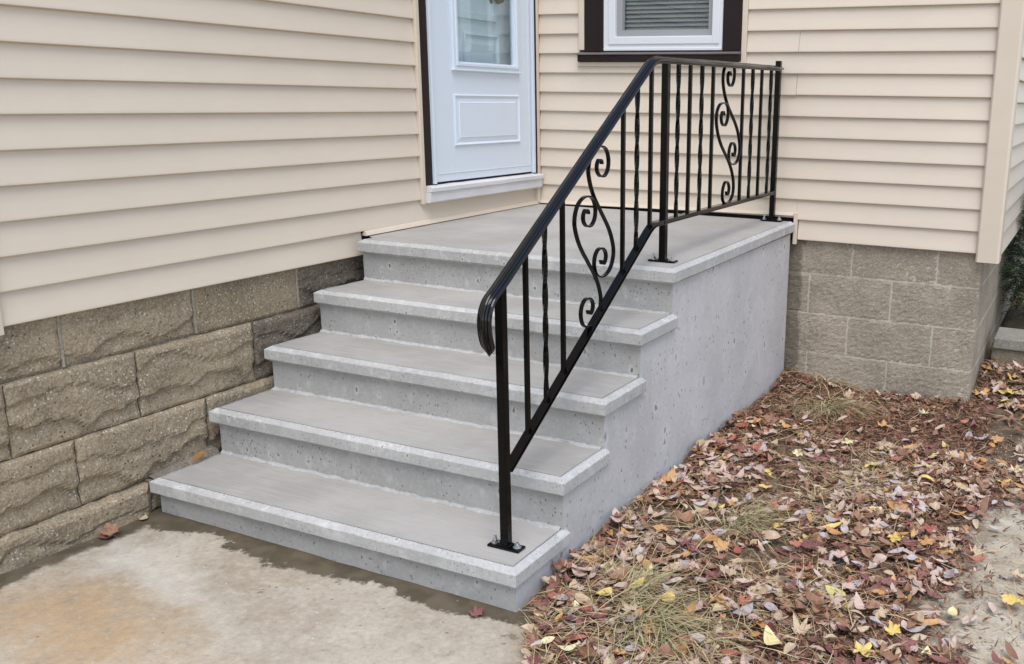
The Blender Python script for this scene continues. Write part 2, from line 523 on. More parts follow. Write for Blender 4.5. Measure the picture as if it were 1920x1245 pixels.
def axis_coords(lo, hi, step, far):
    c = list(np.arange(lo, hi + step * .5, step))
    a, s = lo, step
    while a > -far: s *= 1.6; a -= s; c.insert(0, a)
    a, s = hi, step
    while a < far: s *= 1.6; a += s; c.append(a)
    return c
gx = axis_coords(1.36, 3.3, .02, 120)
gy = axis_coords(-3.6, 1.3, .02, 120)
gm = MB()
vs = []
for yy in gy:
    for xx in gx:
        if 1.3 < xx < 3.4 and -3.7 < yy < 1.4: z = gh(xx, yy)
        elif -3.5 < yy < 8 and xx <= 1.36: z = -.05
        else: z = gh(min(max(xx, 1.37), 3.3), min(max(yy, -3.6), 1.3)) if xx > 1.3 else -.05
        vs.append((xx, yy, z))
nx = len(gx)
fs = [(j * nx + i, j * nx + i + 1, (j + 1) * nx + i + 1, (j + 1) * nx + i) for j in range(len(gy) - 1) for i in range(nx - 1)]
gm.add(vs, fs)
g = gm.build('ground', M['ground'], smooth=True)
tag(g, 'bare brown soil running into pale sandy gravel', 'ground', kind='structure')

pm = MB()
px = list(np.arange(-.02, 1.801, .03)); py = list(np.arange(-3.7, -2.449, .03)); py = [-9, -7, -5.5, -4.5, -4] + py
vs = [(x, y, .004 * fbm(x * 2, y * 2, 7) + .0022 * fbm(x * 14, y * 14, 2, 3) - .002 + .014 * smooth01(1.5, .1, x)) for y in py for x in px]
nx = len(px)
fs = [(j * nx + i, j * nx + i + 1, (j + 1) * nx + i + 1, (j + 1) * nx + i) for j in range(len(py) - 1) for i in range(nx - 1)]
pm.add(vs, fs)
p = pm.build('concrete_path', M['pad'], smooth=True)
tag(p, 'old weathered concrete pad with rust stain and damp edge at the steps', 'path', kind='structure')

# ------------------------------------------------------------------ house
house = empty('house', (0, 0, 0))
tag(house, 'beige vinyl sided house on a grey block foundation with a white storm door', 'house')
EXP = .0994

# --- left wall (plane x = 0) and its siding
lw = MB()
lw.box(-.20, -.026, -4.6, -1.02, .74, 3.3)
lw.box(-.20, -.026, -1.02, -.001, .74, .93)
lw.box(-.20, -.022, -1.02, -.001, 3.10, 3.3)
left_wall = lw.build('wall', M['sheath'], house)

def plank(face, a0, a1, zb, parent, exp=EXP, top=None):
    """one lapped siding board. face 'x+': left wall, 'y-': back wall, 'r': right return"""
    zt = zb + exp + .005 if top is None else top
    d_top = -.0150
    prof = [(-.020, zb + .001), (-.002, zb), (.0, zb + .0025), (-.0004, zb + .008), (-.0072, zb + exp * .5), (d_top, zt), (-.0205, zt)]
    n = max(2, int(abs(a1 - a0) / .12))
    ph = rnd.uniform(0, 50)
    def fn(d, z, t):
        w_ = .0010 * mn.noise(Vector((t * 1.7, ph, 0))) + .0004 * mn.noise(Vector((t * 6, ph, 4)))
        zw = .0012 * mn.noise(Vector((t * 1.1, ph, 9)))
        d2 = d + (w_ if d > -.018 else 0)
        if face == 'x+': return d2, z + zw
        if face == 'r': return 2.451 + d2 - .004, z + zw
        return -d2, z + zw
    b = MB()
    b.prism(prof, 'y' if face in ('x+', 'r') else 'x', a0, a1, n=n, fn=fn)
    return b.build('siding_board', M['vinyl'], parent, smooth=False)

S0 = .7435
for i in range(0, 26):
    zb = S0 + i * EXP
    if zb > 3.22: break
    if i == 0: plank('x+', -2.928, -1.415, zb, left_wall)
    elif i == 1: plank('x+', -2.928, -.014, zb, left_wall)
    else: plank('x+', -2.928, -1.017, zb, left_wall)
    if i >= 0: plank('x+', -4.55, -3.02, zb, left_wall)
# vertical trim at the left end, a J channel along the landing, channels round the door
t = MB(); t.box(-.018, .010, -3.02, -2.926, S0 - .022, 3.25, bev=.003); t.build('corner_trim', M['vinyl_trim'], left_wall)
t = MB()
t.prism([(-.015, .846), (.0015, .860), (.006, .858), (.015, .842), (.013, .8395), (-.012, .8405)], 'y', -1.408, -.004, n=6, fn=lambda p_, q_, t_: (p_, q_ - .003 + .0120 * t_ / 1.408))
t.build('bottom_trim', M['vinyl_trim'], left_wall)
t = MB(); t.box(-.016, .009, -1.016, -.991, .922, 3.12, bev=.003); t.build('door_trim', M['vinyl_trim'], left_wall)
t = MB(); t.box(-.016, .0175, -.0280, -.0035, .845, 3.12, bev=.003); t.build('door_trim', M['vinyl_trim'], left_wall)

# --- back wall (plane y = 0)
bw = MB()
bw.box(-.03, .40, .026, .20, .752, 3.3)
bw.box(1.075, 2.372, .026, .20, .752, 3.3)
bw.box(.40, 1.075, .026, .20, .752, 1.64)
bw.box(.40, 1.075, .026, .20, 3.02, 3.3)
back_wall = bw.build('wall', M['sheath'], house)
for i in range(0, 26):
    zb = S0 + .001 + i * EXP
    if zb > 3.22: break
    if i == 0: plank('y-', 1.497, 2.350, zb, back_wall)
    elif i <= 8:
        if i == 7:
            plank('y-', .014, 1.452, zb, back_wall); plank('y-', 1.4535, 2.350, zb + .0008, back_wall)
        elif i == 1:
            plank('y-', .014, 1.4842, .852, back_wall, exp=zb + EXP - .852); plank('y-', 1.4848, 2.350, zb, back_wall)
        else: plank('y-', .014, 2.350, zb, back_wall)
    else:
        plank('y-', .014, .265, zb, back_wall)
        if i in (8, 9):
            plank('y-', 1.195, 1.455, zb, back_wall); plank('y-', 1.4565, 2.350, zb + .0008, back_wall)
        else: plank('y-', 1.195, 2.350, zb, back_wall)
t = MB()   # channel above the landing, rising a little above it to the right
def slope_fn(p_, q_, tt): return p_, q_ + .022 * tt / 1.47
t.prism([(.015, .846), (-.0015, .856), (-.006, .855), (-.013, .8425), (-.011, .8400), (.010, .8405)], 'x', .013, 1.474, n=6, fn=slope_fn)
t.build('bottom_trim', M['vinyl_trim'], back_wall)
t = MB(); t.box(1.475, 1.494, -.009, .016, .722, .878, bev=.002); t.build('bottom_trim', M['vinyl_trim'], back_wall)
t = MB()   # near-black strip added as painted shade in the gap over the landing
t.box(.02, 1.478, .0205, .0255, .74, .87); t.build('gap_shade_strip', M['dark'], back_wall)
t = MB(); t.box(.0015, .0125, -.011, .012, .846, 3.25, bev=.002); t.build('corner_trim', M['vinyl_trim'], back_wall)
# outside corner post
t = MB()
t.prism([(2.349, -.012), (2.357, -.020), (2.441, -.020), (2.4515, -.012), (2.4515, .078), (2.446, .088), (2.43, .088), (2.43, .004), (2.349, .004)], 'z', .708, 3.25)
t.build('corner_trim', M['vinyl_trim'], back_wall)
# right return wall
rw = MB(); rw.box(2.25, 2.425, .2, 5.0, .72, 3.3)
right_wall = rw.build('wall', M['sheath'], house)
for i in range(0, 26):
    zb = S0 - .018 + i * EXP
    if zb > 3.22: break
    plank('r', .089, 5.0, zb, right_wall)

# --- foundation
def facet_face(bl, u0, u1, v0, v1, rough, nplanes, seed):
    r = random.Random(seed)
    pl = []
    for _ in range(nplanes):
        an = r.uniform(0, 2 * math.pi)
        s_ = r.uniform(.08, .38)
        cu, cv = r.uniform(u0, u1), r.uniform(v0, v1)
        pl.append((s_ * math.cos(an), s_ * .8 * math.sin(an), cu, cv, r.uniform(.4, 1.1)))
    def h(u, v):
        m_ = 1.0
        for a, b, cu, cv, o in pl:
            wob = .10 * fbm(u * 9, v * 9, seed + a * 10, 3)
            m_ = min(m_, o + (a * (u - cu) + b * (v - cv)) * 9 + wob)
        m_ = max(-.12, m_)
        return rough * m_
    return h

def stone(name, axis, u0, u1, v0, v1, face, depth, mat, parent, rough=.016, nplanes=7, seed=1, step=.013, chips=.004, grit=.0014, chisel=(0, 0)):
    """a block whose exposed face is a displaced grid. axis 'x': face looks to +x (u=y); axis 'y': face looks to -y (u=x)"""
    h = facet_face(None, u0, u1, v0, v1, rough, nplanes, seed)
    nu, nv = max(4, int((u1 - u0) / step)), max(4, int((v1 - v0) / step))
    b = MB(); vs = []
    for j in range(nv + 1):
        for i in range(nu + 1):
            u = u0 + (u1 - u0) * i / nu; v = v0 + (v1 - v0) * j / nv
            e = min(u - u0, u1 - u, v - v0, v1 - v)
            du = chips * mn.noise(Vector((u * 21, v * 21, seed))) if i in (0, nu) else 0
            dv = chips * mn.noise(Vector((u * 21, v * 21, seed + 7))) if j in (0, nv) else 0
            ed = smooth01(0, .022, e)
            d = h(u, v) * (.25 + .75 * ed) - (.005 if axis == 'x' else .0006) * (1 - smooth01(0, .008, e)) + grit * fbm(u * 60, v * 60, seed, 3)
            if chisel[0]:      # conchoidal spalls along the lower edge and a few ledges higher up
                top_ = v0 + (v1 - v0) * (.30 + .34 * fbm(u * 6.5, seed * 3.1, 2, 3))
                if v < top_: d -= chisel[0] * smooth01(0, .010, top_ - v) * (1 - .55 * smooth01(.01, .075, top_ - v))
                t2 = v0 + (v1 - v0) * (.72 + .30 * fbm(u * 5 + v * 3, seed * 5.7, 4, 3))
                if v < t2: d -= chisel[1] * smooth01(0, .007, t2 - v) * (1 - smooth01(.008, .05, t2 - v))
            vs.append((face + d, u + du, v + dv) if axis == 'x' else (u + du, face - d, v + dv))
    fs = [(j * (nu + 1) + i, j * (nu + 1) + i + 1, (j + 1) * (nu + 1) + i + 1, (j + 1) * (nu + 1) + i) for j in range(nv) for i in range(nu)]
    ring = [i for i in range(nu + 1)] + [j * (nu + 1) + nu for j in range(1, nv + 1)] + [nv * (nu + 1) + i for i in range(nu - 1, -1, -1)] + [j * (nu + 1) for j in range(nv - 1, 0, -1)]
    base = len(vs)
    for q in ring:
        x, y, z = vs[q]
        vs.append((face - depth, y, z) if axis == 'x' else (x, face + depth, z))
    L = len(ring)
    fs += [(ring[i], ring[(i + 1) % L], base + (i + 1) % L, base + i) for i in range(L)]
    b.add(vs, fs)
    return b.build(name, mat, parent)

# left foundation of rock-faced block
fl = MB()
fl.box(-.14, -.036, -4.6, -1.0, -.12, .745)
found_l = fl.build('foundation', M['mortar_old'], house)
rows = [
    (.5735, .76, [-4.1, -3.62, -3.20, -2.745, -2.260, -1.775, -1.36, -1.0], -.026),
    (.3440, .5685, [-4.2, -3.78, -3.36, -2.94, -2.513, -2.026, -1.62, -1.2], -.012),
    (.1190, .3385, [-4.1, -3.6, -3.2, -2.754, -2.262, -1.80, -1.3], -.012),
    (-.08, .1130, [-4.2, -3.55, -3.08, -2.530, -2.05, -1.5], .004),
]
sd = 3
for ri, (z0, z1, ys, fx) in enumerate(rows):
    for a, b_ in zip(ys[:-1], ys[1:]):
        sd += 1
        mt = M['rock']
        if ri == 0 and a == -2.260: mt = M['rock_gold']
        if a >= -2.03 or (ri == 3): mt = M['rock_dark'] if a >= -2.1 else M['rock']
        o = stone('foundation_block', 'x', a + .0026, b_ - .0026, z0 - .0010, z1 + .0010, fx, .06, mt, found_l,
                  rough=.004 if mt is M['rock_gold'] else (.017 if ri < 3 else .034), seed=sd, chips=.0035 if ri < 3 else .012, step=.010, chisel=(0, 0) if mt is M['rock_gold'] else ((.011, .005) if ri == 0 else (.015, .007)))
for (yj, za, zb_) in ((-2.745, .576, .742), (-2.260, .578, .742), (-2.027, .43, .566), (-1.776, .58, .742)):
    b = MB()
    b.prism([(-.050, -.0060), (-.0265, -.0060), (-.0245, -.002), (-.0250, .003), (-.0270, .0060), (-.050, .0060)], 'z', za, zb_, n=14,
            fn=lambda p_, q_, t_: (p_ + .003 * mn.noise(Vector((t_ * 40, q_ * 90, yj))) if p_ > -.04 else p_, yj + q_ * (1 + .5 * mn.noise(Vector((t_ * 30, yj, 3)))) + .004 * mn.noise(Vector((t_ * 14, yj, 8)))))
    b.build('mortar_joint', M['joint'], found_l)
# smear of mortar where the base course meets the bottom step
b = MB()
vs = []
for i in range(13):
    u = -2.52 + i * .022
    for (dx, dz) in ((-.02, .135), (.012, .128), (.024, .118), (.03, .095), (-.02, .09)):
        vs.append((dx + .008 * mn.noise(Vector((u * 30, dz * 40, 1))), u, dz + .010 * mn.noise(Vector((u * 25, dx * 60, 2))) + .022 * i / 12))
b.add(vs, [(i * 5 + j, i * 5 + j + 1, (i + 1) * 5 + j + 1, (i + 1) * 5 + j) for i in range(12) for j in range(4)])
b.build('mortar_smear', M['mortar_old'], found_l)

# right foundation of split-faced block with pale joints
fr_ = MB()
fr_.box(1.40, 2.3735, .0254, .14, -.12, .748)
fr_.box(2.25, 2.3755, .14, 5.0, -.12, .748)
found_r = fr_.build('foundation', M['mortar'], house)
J = .0036
rows = [
    (.577, .748, [1.45, 1.771, 2.178, 2.377]),
    (.375, .577, [1.45, 1.564, 1.972, 2.377]),
    (.173, .375, [1.45, 1.770, 2.180, 2.377]),
    (-.08, .173, [1.45, 1.570, 1.976, 2.377]),
]
for ri, (z0, z1, xs) in enumerate(rows):
    for a, b_ in zip(xs[:-1], xs[1:]):
        sd += 1
        stone('foundation_block', 'y', a + J, b_ - (J if b_ < 2.37 else 0), z0 + J, z1 - J, .0245, .05, M['cmu'], found_r,
              rough=.0012, nplanes=3, seed=sd, step=.012, chips=.0018, grit=.0028)
# return side: courses step back along the wall
def stone_r(u0, u1, z0, z1):
    global sd
    sd += 1
    b = MB(); b.box(2.33, 2.3775, u0, u1, z0, z1, bev=.004)
    return b.build('foundation_block', M['cmu'], found_r)
for ri, (z0, z1, _) in enumerate(rows):
    ofs = 0.09 if ri % 2 else .29
    us = [.076, .076 + ofs] + [.076 + ofs + .4064 * q for q in range(1, 10)]
    for a, b_ in zip(us[:-1], us[1:]): stone_r(a + .002, b_ - .002, z0 + .003, z1 - .003)

# --- storm door in the left wall
door = MB()
DX = .004
# slab: stiles, rail, and raised mouldings
door.box(-.030, DX, -.905, -.757, 1.016, 3.02, bev=.002)
door.box(-.030, DX, -.188, -.072, 1.016, 3.02, bev=.002)
door.box(-.030, DX - .0004, -.7575, -.1875, 1.016, 1.545, bev=.0015)
door.box(-.030, DX - .0004, -.7575, -.1875, 2.90, 3.02, bev=.0015)
storm = door.build('storm_door', M['white_door'], house)
def ring(mb, y0, y1, z0, z1, w_, x0, x1, bev=.002):
    mb.box(x0, x1, y0, y0 + w_, z0, z1, bev=bev)
    mb.box(x0, x1, y1 - w_, y1, z0, z1, bev=bev)
    mb.box(x0, x1 - .0006, y0 + w_ - .002, y1 - w_ + .002, z0, z0 + w_, bev=bev)
    mb.box(x0, x1 - .0006, y0 + w_ - .002, y1 - w_ + .002, z1 - w_, z1, bev=bev)
b = MB()
ring(b, -.757, -.188, 1.536, 2.92, .020, -.01, DX + .012)
ring(b, -.738, -.207, 1.550, 2.90, .014, -.012, DX + .017)
ring(b, -.726, -.220, 1.560, 2.89, .010, -.014, DX + .010)
b.box(-.005, DX + .017, -.764, -.182, 1.528, 1.5365, bev=.0015)
b.build('glass_frame', M['white_door'], storm)
b = MB()
def bevel_panel(mb, y0, y1, z0, z1, steps, x):
    """raised door panel: rings of (inset, height)"""
    vs = []
    for (ins, hh) in steps:
        vs += [(x + hh, y0 + ins, z0 + ins), (x + hh, y1 - ins, z0 + ins), (x + hh, y1 - ins, z1 - ins), (x + hh, y0 + ins, z1 - ins)]
    fs = []
    for j in range(len(steps) - 1):
        for i in range(4):
            fs.append((j * 4 + i, j * 4 + (i + 1) % 4, j * 4 + 4 + (i + 1) % 4, j * 4 + 4 + i))
    q = (len(steps) - 1) * 4
    fs.append((q, q + 1, q + 2, q + 3))
    mb.add(vs, fs)
bevel_panel(b, -.757, -.188, 1.178, 1.420, [(0, -.002), (.001, .006), (.006, .009), (.012, .004), (.016, .0015), (.036, .005), (.040, .008), (.044, .0075)], DX)
b.build('door_panel', M['white_door'], storm)
b = MB(); b.box(-.002, DX + .0025, -.893, -.088, 1.052, 1.0545, bev=.001); b.box(-.002, DX + .0025, -.0935, -.0905, 1.06, 3.0, bev=.001)
b.build('kick_plate', M['white_door'], storm)
b = MB(); b.box(-.006, -.002, -.720, -.226, 1.565, 2.885); b.build('glass', M['glass'], storm)
b = MB(); b.box(-.020, .016, -.930, -.917, 1.010, 3.05, bev=.002); b.box(-.020, .010, -.916, -.908, 1.010, 3.05, bev=.0015); b.build('door_frame', M['white_door'], storm)
b = MB(); b.box(-.020, .014, -.066, -.0425, 1.010, 3.05, bev=.002)
for zz in (1.14, 1.185, 1.32, 1.56, 1.62, 1.80): b.cyl((.0142, -.054, zz), .0022, .0012, 8, axis=Vector((1, 0, 0)))
b.build('door_frame', M['white_door'], storm)
b = MB(); b.box(-.020, .003, -.9895, -.931, .988, 3.10, bev=.003); b.build('door_casing', M['brown'], house)
b = MB(); b.box(-.020, .0165, -.0420, -.0285, 1.006, 3.10, bev=.002); b.build('door_casing', M['brown'], house)
b = MB(); b.box(-.030, -.001, -.91, -.066, .985, 1.0155); b.build('threshold', M['dark'], house)
# two painted sill boards
b = MB()
b.prism([(-.02, 1.008), (.036, 1.000), (.041, .996), (.041, .978), (-.02, .977)], 'y', -.988, -.006, n=24,
        fn=lambda p_, q_, t_: (p_ + .0012 * mn.noise(Vector((t_ * 14, 3, q_ * 9))), q_ + .0016 * mn.noise(Vector((t_ * 11, p_ * 20, 1)))))
sill = b.build('door_sill', M['white_sill'], house)
b = MB()
b.prism([(-.02, .9765), (.033, .9765), (.034, .934), (.030, .928), (-.02, .928)], 'y', -.992, -.010, n=24,
        fn=lambda p_, q_, t_: (p_ + .0010 * mn.noise(Vector((t_ * 12, 8, q_ * 9))), q_ + .0012 * mn.noise(Vector((t_ * 9, p_ * 20, 5)))))
b.build('sill_apron', M['white_sill'], sill)
# inner door behind the glass
b = MB()
IX = -.078
b.box(IX - .04, IX, -.96, -.03, 1.0, 3.04)
inner = b.build('inner_door', M['white_door'], house)
b = MB()
bevel_panel(b, -.56, -.245, 1.18, 1.72, [(0, 0), (.003, .012), (.014, .014), (.022, .003), (.030, .002), (.055, .010), (.06, .0105)], IX)
bevel_panel(b, -.93, -.61, 1.18, 1.64, [(0, 0), (.003, .012), (.014, .014), (.022, .003), (.030, .002), (.055, .010), (.06, .0105)], IX)
b.build('door_panel', M['white_door'], inner)
b = MB()
ring(b, -.62, -.27, 1.78, 2.9, .035, IX - .002, IX + .014)
b.build('glass_frame', M['white_door'], inner)
b = MB()
b.cyl((IX, -.288, 1.895), .032, .012, 20, axis=Vector((1, 0, 0)))
b.cyl((IX + .012, -.288, 1.895), .012, .03, 14, axis=Vector((1, 0, 0)))
b.cyl((IX + .035, -.288, 1.895), .030, .020, 20, .024, axis=Vector((1, 0, 0)))
b.build('door_knob', M['bronze'], inner)
b = MB(); b.box(-.15, -.125, -1.02, .0, .98, 3.1); b.box(-.125, -.030, -1.012, -.965, .98, 3.1); b.box(-.13, -.030, -.030, -.0015, .98, 3.1)
b.box(-.13, -.031, -.965, -.03, .95, 1.0)
b.build('door_jamb', M['white_door'], house)

# --- window in the back wall
win = empty('window', (0, 0, 0), house)
def ringw(mb, x0, x1, z0, z1, w_, y0, y1, bev=.002):
    mb.box(x0, x0 + w_, y0, y1, z0, z1, bev=bev)
    mb.box(x1 - w_, x1, y0, y1, z0, z1, bev=bev)
    mb.box(x0 + w_ - .002, x1 - w_ + .002, y0 + .0005, y1, z0, z0 + w_, bev=bev)
    mb.box(x0 + w_ - .002, x1 - w_ + .002, y0 + .0005, y1, z1 - w_, z1, bev=bev)
b = MB()
ringw(b, .409, 1.068, 1.650, 3.0, .032, -.004, .06)
b.box(.413, 1.064, -.012, .02, 1.6505, 1.664, bev=.002)
b.build('frame', M['white_vinyl'], win)
b = MB(); ringw(b, .438, 1.052, 1.681, 2.97, .0395, -.010, .04, bev=.004); b.build('sash', M['white_vinyl'], win)
b = MB(); ringw(b, .476, 1.018, 1.7185, 2.93, .033, .012, .05); b.build('screen_frame', M['screen_grey'], win)
b = MB(); b.box(.505, .99, .040, .044, 1.748, 2.91); b.build('glass', M['glass_win'], win)
sl0 = None
zz = 1.765
while zz < 2.89:
    if sl0 is None:
        b = MB()
        b.prism([(.060, -.0125), (.0645, -.0045), (.0695, .0035), (.0770, .0105), (.0761, .0113), (.0686, .0045), (.0636, -.0035), (.0592, -.0120)], 'x', .50, 1.00, n=2)
        sl0 = b.build('blind_slat', M['blind'], win); sl0.location = (0, 0, zz)
    else:
        c = sl0.copy(); COL.objects.link(c); c.parent = win
        c.location = (0, 0, zz); c.rotation_euler = (rnd.uniform(-.006, .006), rnd.uniform(-.002, .002), 0)
    zz += .0212
b = MB()
for xx in (.585, .90): b.box(xx, xx + .0016, .0575, .0585, 1.75, 2.90)
b.build('ladder_cord', M['blind'], win)
b = MB()
b.box(.40, 1.075, .30, .32, 1.6, 3.05); b.box(.385, .40, .06, .32, 1.6, 3.05); b.box(1.075, 1.09, .06, .32, 1.6, 3.05); b.box(.40, 1.075, .06, .30, 1.60, 1.645)
b.box(.40, 1.075, .06, .30, 3.02, 3.05)
b.build('window_recess', M['dark'], win)
b = MB(); b.box(.298, .408, -.010, .02, 1.644, 3.04, bev=.004); b.build('casing', M['brown'], win)
b = MB(); b.box(1.069, 1.166, -.010, .02, 1.644, 3.04, bev=.004); b.build('casing', M['brown'], win)
b = MB()
b.prism([(.02, 1.652), (-.030, 1.638), (-.034, 1.634), (-.032, 1.630), (.02, 1.630)], 'x', .264, 1.167, n=8,
        fn=lambda p_, q_, t_: (p_, q_ + .0012 * mn.noise(Vector((t_ * 7, p_ * 9, 2)))))
ws = b.build('sill', M['sill_grey'], win)
b = MB(); b.box(.266, 1.166, -.028, .02, 1.596, 1.6298, bev=.003); b.build('sill_fascia', M['brown'], ws)
b = MB(); b.box(.262, .2965, -.008, .018, 1.655, 3.1, bev=.003); b.build('window_trim', M['vinyl_trim'], win)
b = MB(); b.box(1.168, 1.194, -.008, .018, 1.575, 3.1, bev=.003); b.build('window_trim', M['vinyl_trim'], win)
b = MB(); b.box(.255, 1.1675, -.011, .018, 1.574, 1.5955, bev=.003); b.build('window_trim', M['vinyl_trim'], win)

# ------------------------------------------------------------------ concrete steps
steps = empty('concrete_steps', (.75, -1.3, 0))
tag(steps, 'new grey precast concrete steps with five treads up to a landing', 'steps')
def sp(o):
    o.parent = steps; o.matrix_parent_inverse = Matrix.Translation((-.75, 1.3, 0)); return o
H1, HH, TT, DD, WW = .1397, .1705, .2642, 1.4875, 1.4826
XL, XRL, XR = .012, .036, 1.4660
XLK = {1: .022, 2: .016, 3: .024, 4: .030, 5: .030}
zk = lambda k: H1 + (k - 1) * HH
yk = lambda k: -(DD + (5 - k) * TT)
SB = .025
for k in range(1, 6):
    zt = zk(k)
    yb = (yk(k + 1) + SB + .012) if k < 5 else -.012
    prof = [(.0285, -.0010), (.0270, -.0100), (.0236, -.0098), (.0222, -.0004), (.0190, -.0010), (.0020, -.0105), (0, -.0130), (.0, -.0480), (.0015, -.0505), (.0150, -.0600), (.0250, -.0640)]
    # perimeter points: left side back->front, front left->right, right side front->back
    def per(ins):
        x0, x1, yf_ = XLK[k] + ins, WW - ins, yk(k) + ins
        pts = []
        nS, nF = (10 if k < 5 else 40), 56
        for i in range(nS): pts.append((x0, yb + (yf_ - yb) * i / nS))
        for i in range(nF): pts.append((x0 + (x1 - x0) * i / nF, yf_))
        for i in range(nS + 1): pts.append((x1, yf_ + (yb - yf_) * i / nS))
        return pts
    rise = (lambda y: .014 * (y - yk(5)) / (-yk(5))) if k == 5 else (lambda y: 0.0)
    b = MB(); vs = []
    for q, (ins, dz) in enumerate(prof):
        pts = per(ins)
        for (x, y) in pts:
            a = .0013 if 4 <= q <= 8 else .0005
            nx_ = a * mn.noise(Vector((x * 32, y * 32, k * 9 + q * .35))) + .0008 * mn.noise(Vector((x * 6, y * 6, k * 3)))
            nz_ = a * mn.noise(Vector((x * 27, y * 27, k * 9 + 50 + q * .35))) + .0012 * mn.noise(Vector((x * 3, y * 3, k * 5)))
            vs.append((x + (nx_ if x > .7 else -nx_) * (1 if min(abs(x - XLK[k]), abs(x - WW)) < .05 else 0), y + nx_, zt + dz + nz_ + rise(y)))
    np_ = len(per(0))
    fs = [(q * np_ + i, q * np_ + i + 1, (q + 1) * np_ + i + 1, (q + 1) * np_ + i) for q in range(len(prof) - 1) for i in range(np_ - 1)]
    b.add(vs, fs, 0)
    # underside and back end cap
    o_ = (len(prof) - 1) * np_
    b.f.append(tuple(o_ + i for i in range(np_))); b.mi.append(0)
    b.f.append(tuple(q * np_ for q in range(len(prof)))); b.mi.append(0)
    b.f.append(tuple(q * np_ + np_ - 1 for q in range(len(prof)))); b.mi.append(0)
    tr = sp(b.build('nosing' if k < 5 else 'nosing', M['nose']))
    # broomed walking surface inside the nosing border
    x0, x1, yf_ = XLK[k] + .0280, WW - .0280, yk(k) + .0280
    nX, nY = 60, (12 if k < 5 else 40)
    b = MB(); vs = []
    for j in range(nY + 1):
        for i in range(nX + 1):
            x, y = x0 + (x1 - x0) * i / nX, yf_ + (yb - yf_) * j / nY
            if k == 5 and i == 0 and y > -1.40: x = .006
            e = min(i, nX - i, j)
            vs.append((x, y, zt - .0010 + (0 if e == 0 else .0012 * mn.noise(Vector((x * 4, y * 9, k * 4))) + .0010 * mn.noise(Vector((x * 3, y * 3, k * 5)))) + rise(y)))
    b.add(vs, [(j * (nX + 1) + i, j * (nX + 1) + i + 1, (j + 1) * (nX + 1) + i + 1, (j + 1) * (nX + 1) + i) for j in range(nY) for i in range(nX)])
    sp(b.build('tread' if k < 5 else 'landing', M['tread'], smooth=True))
    # riser
    zb_ = zk(k - 1) - .012 if k > 1 else -.06
    b = MB(); vs = []
    nX, nZ = 50, 6
    yr = yk(k) + SB
    for j in range(nZ + 1):
        for i in range(nX + 1):
            x = XRL + (XR - .001 - XRL) * i / nX; z = zb_ + (zt - .058 - zb_) * j / nZ
            d = .0012 * mn.noise(Vector((x * 5, z * 5, k * 7)))
            if i == nX: d += .0015 * abs(mn.noise(Vector((z * 50, 2, k))))
            vs.append((x + (.0015 * mn.noise(Vector((z * 45, 7, k))) if i == nX else 0), yr + d, z))
    fs = [(j * (nX + 1) + i, j * (nX + 1) + i + 1, (j + 1) * (nX + 1) + i + 1, (j + 1) * (nX + 1) + i) for j in range(nZ) for i in range(nX)]
    # left end returns
    base = len(vs)
    for j in range(nZ + 1): vs.append((XRL, yr + .3, zb_ + (zt - .058 - zb_) * j / nZ))
    fs += [(j * (nX + 1), (j + 1) * (nX + 1), base + j + 1, base + j) for j in range(nZ)]
    base = len(vs)
    for j in range(nZ + 1): vs.append((XR - .001, yr + .05, zb_ + (zt - .058 - zb_) * j / nZ))
    fs += [(j * (nX + 1) + nX, (j + 1) * (nX + 1) + nX, base + j + 1, base + j) for j in range(nZ)]
    b.add(vs, fs)
    sp(b.build('riser', M['riser']))
    # rough mortar fillet at the back of each tread
    if k > 1:
        zt0 = zk(k - 1)
        b = MB(); vs = []
        nX = 110
        for i in range(nX + 1):
            x = XRL + .002 + (XR - .012 - XRL) * i / nX
            n_ = mn.noise(Vector((x * 22, k, 0))); n2_ = mn.noise(Vector((x * 60, k, 5)))
            hgt = max(.001, .007 + .007 * n_ + .005 * n2_)
            dep = max(.002, .012 + .012 * mn.noise(Vector((x * 14, k, 9))) + .008 * mn.noise(Vector((x * 60, k, 2))))
            vs += [(x, yr + .004, zt0 + hgt), (x, yr - .004, zt0 + hgt * .6), (x, yr - dep * .6, zt0 + .0030 + .001 * n2_), (x, yr - dep, zt0 - .0035)]
        b.add(vs, [(i * 4 + j, i * 4 + j + 1, (i + 1) * 4 + j + 1, (i + 1) * 4 + j) for i in range(nX) for j in range(3)])
        sp(b.build('mortar_fillet', M['fillet']))
# side wall: stepped panel
b = MB()
prof = [(-.020, -.08)]
prof.append((yk(1) + SB + .002, -.08))
for k in range(1, 6):
    prof.append((yk(k) + SB + .002, zk(k) - .058))
    if k < 5: prof.append((yk(k + 1) + SB + .002, zk(k) - .058))
prof.append((-.020, zk(5) - .050))
bm = bmesh.new()
vv = [bm.verts.new((XR, y, z)) for (y, z) in prof]
f = bm.faces.new(vv)
ex = bmesh.ops.extrude_face_region(bm, geom=[f])
for v in [q for q in ex['geom'] if isinstance(q, bmesh.types.BMVert)]: v.co.x -= .05
bmesh.ops.recalc_face_normals(bm, faces=bm.faces[:])
me = bpy.data.meshes.new('side_wall'); bm.to_mesh(me); bm.free()
me.materials.append(M['side'])
sp(link(bpy.data.objects.new('side_wall', me)))
b = MB(); b.box(XRL + .02, XR - .06, -1.2, -.03, -.05, .74); b.box(XRL, XRL + .02, -1.44, -.03, -.05, .76)
sp(b.build('core', M['riser']))

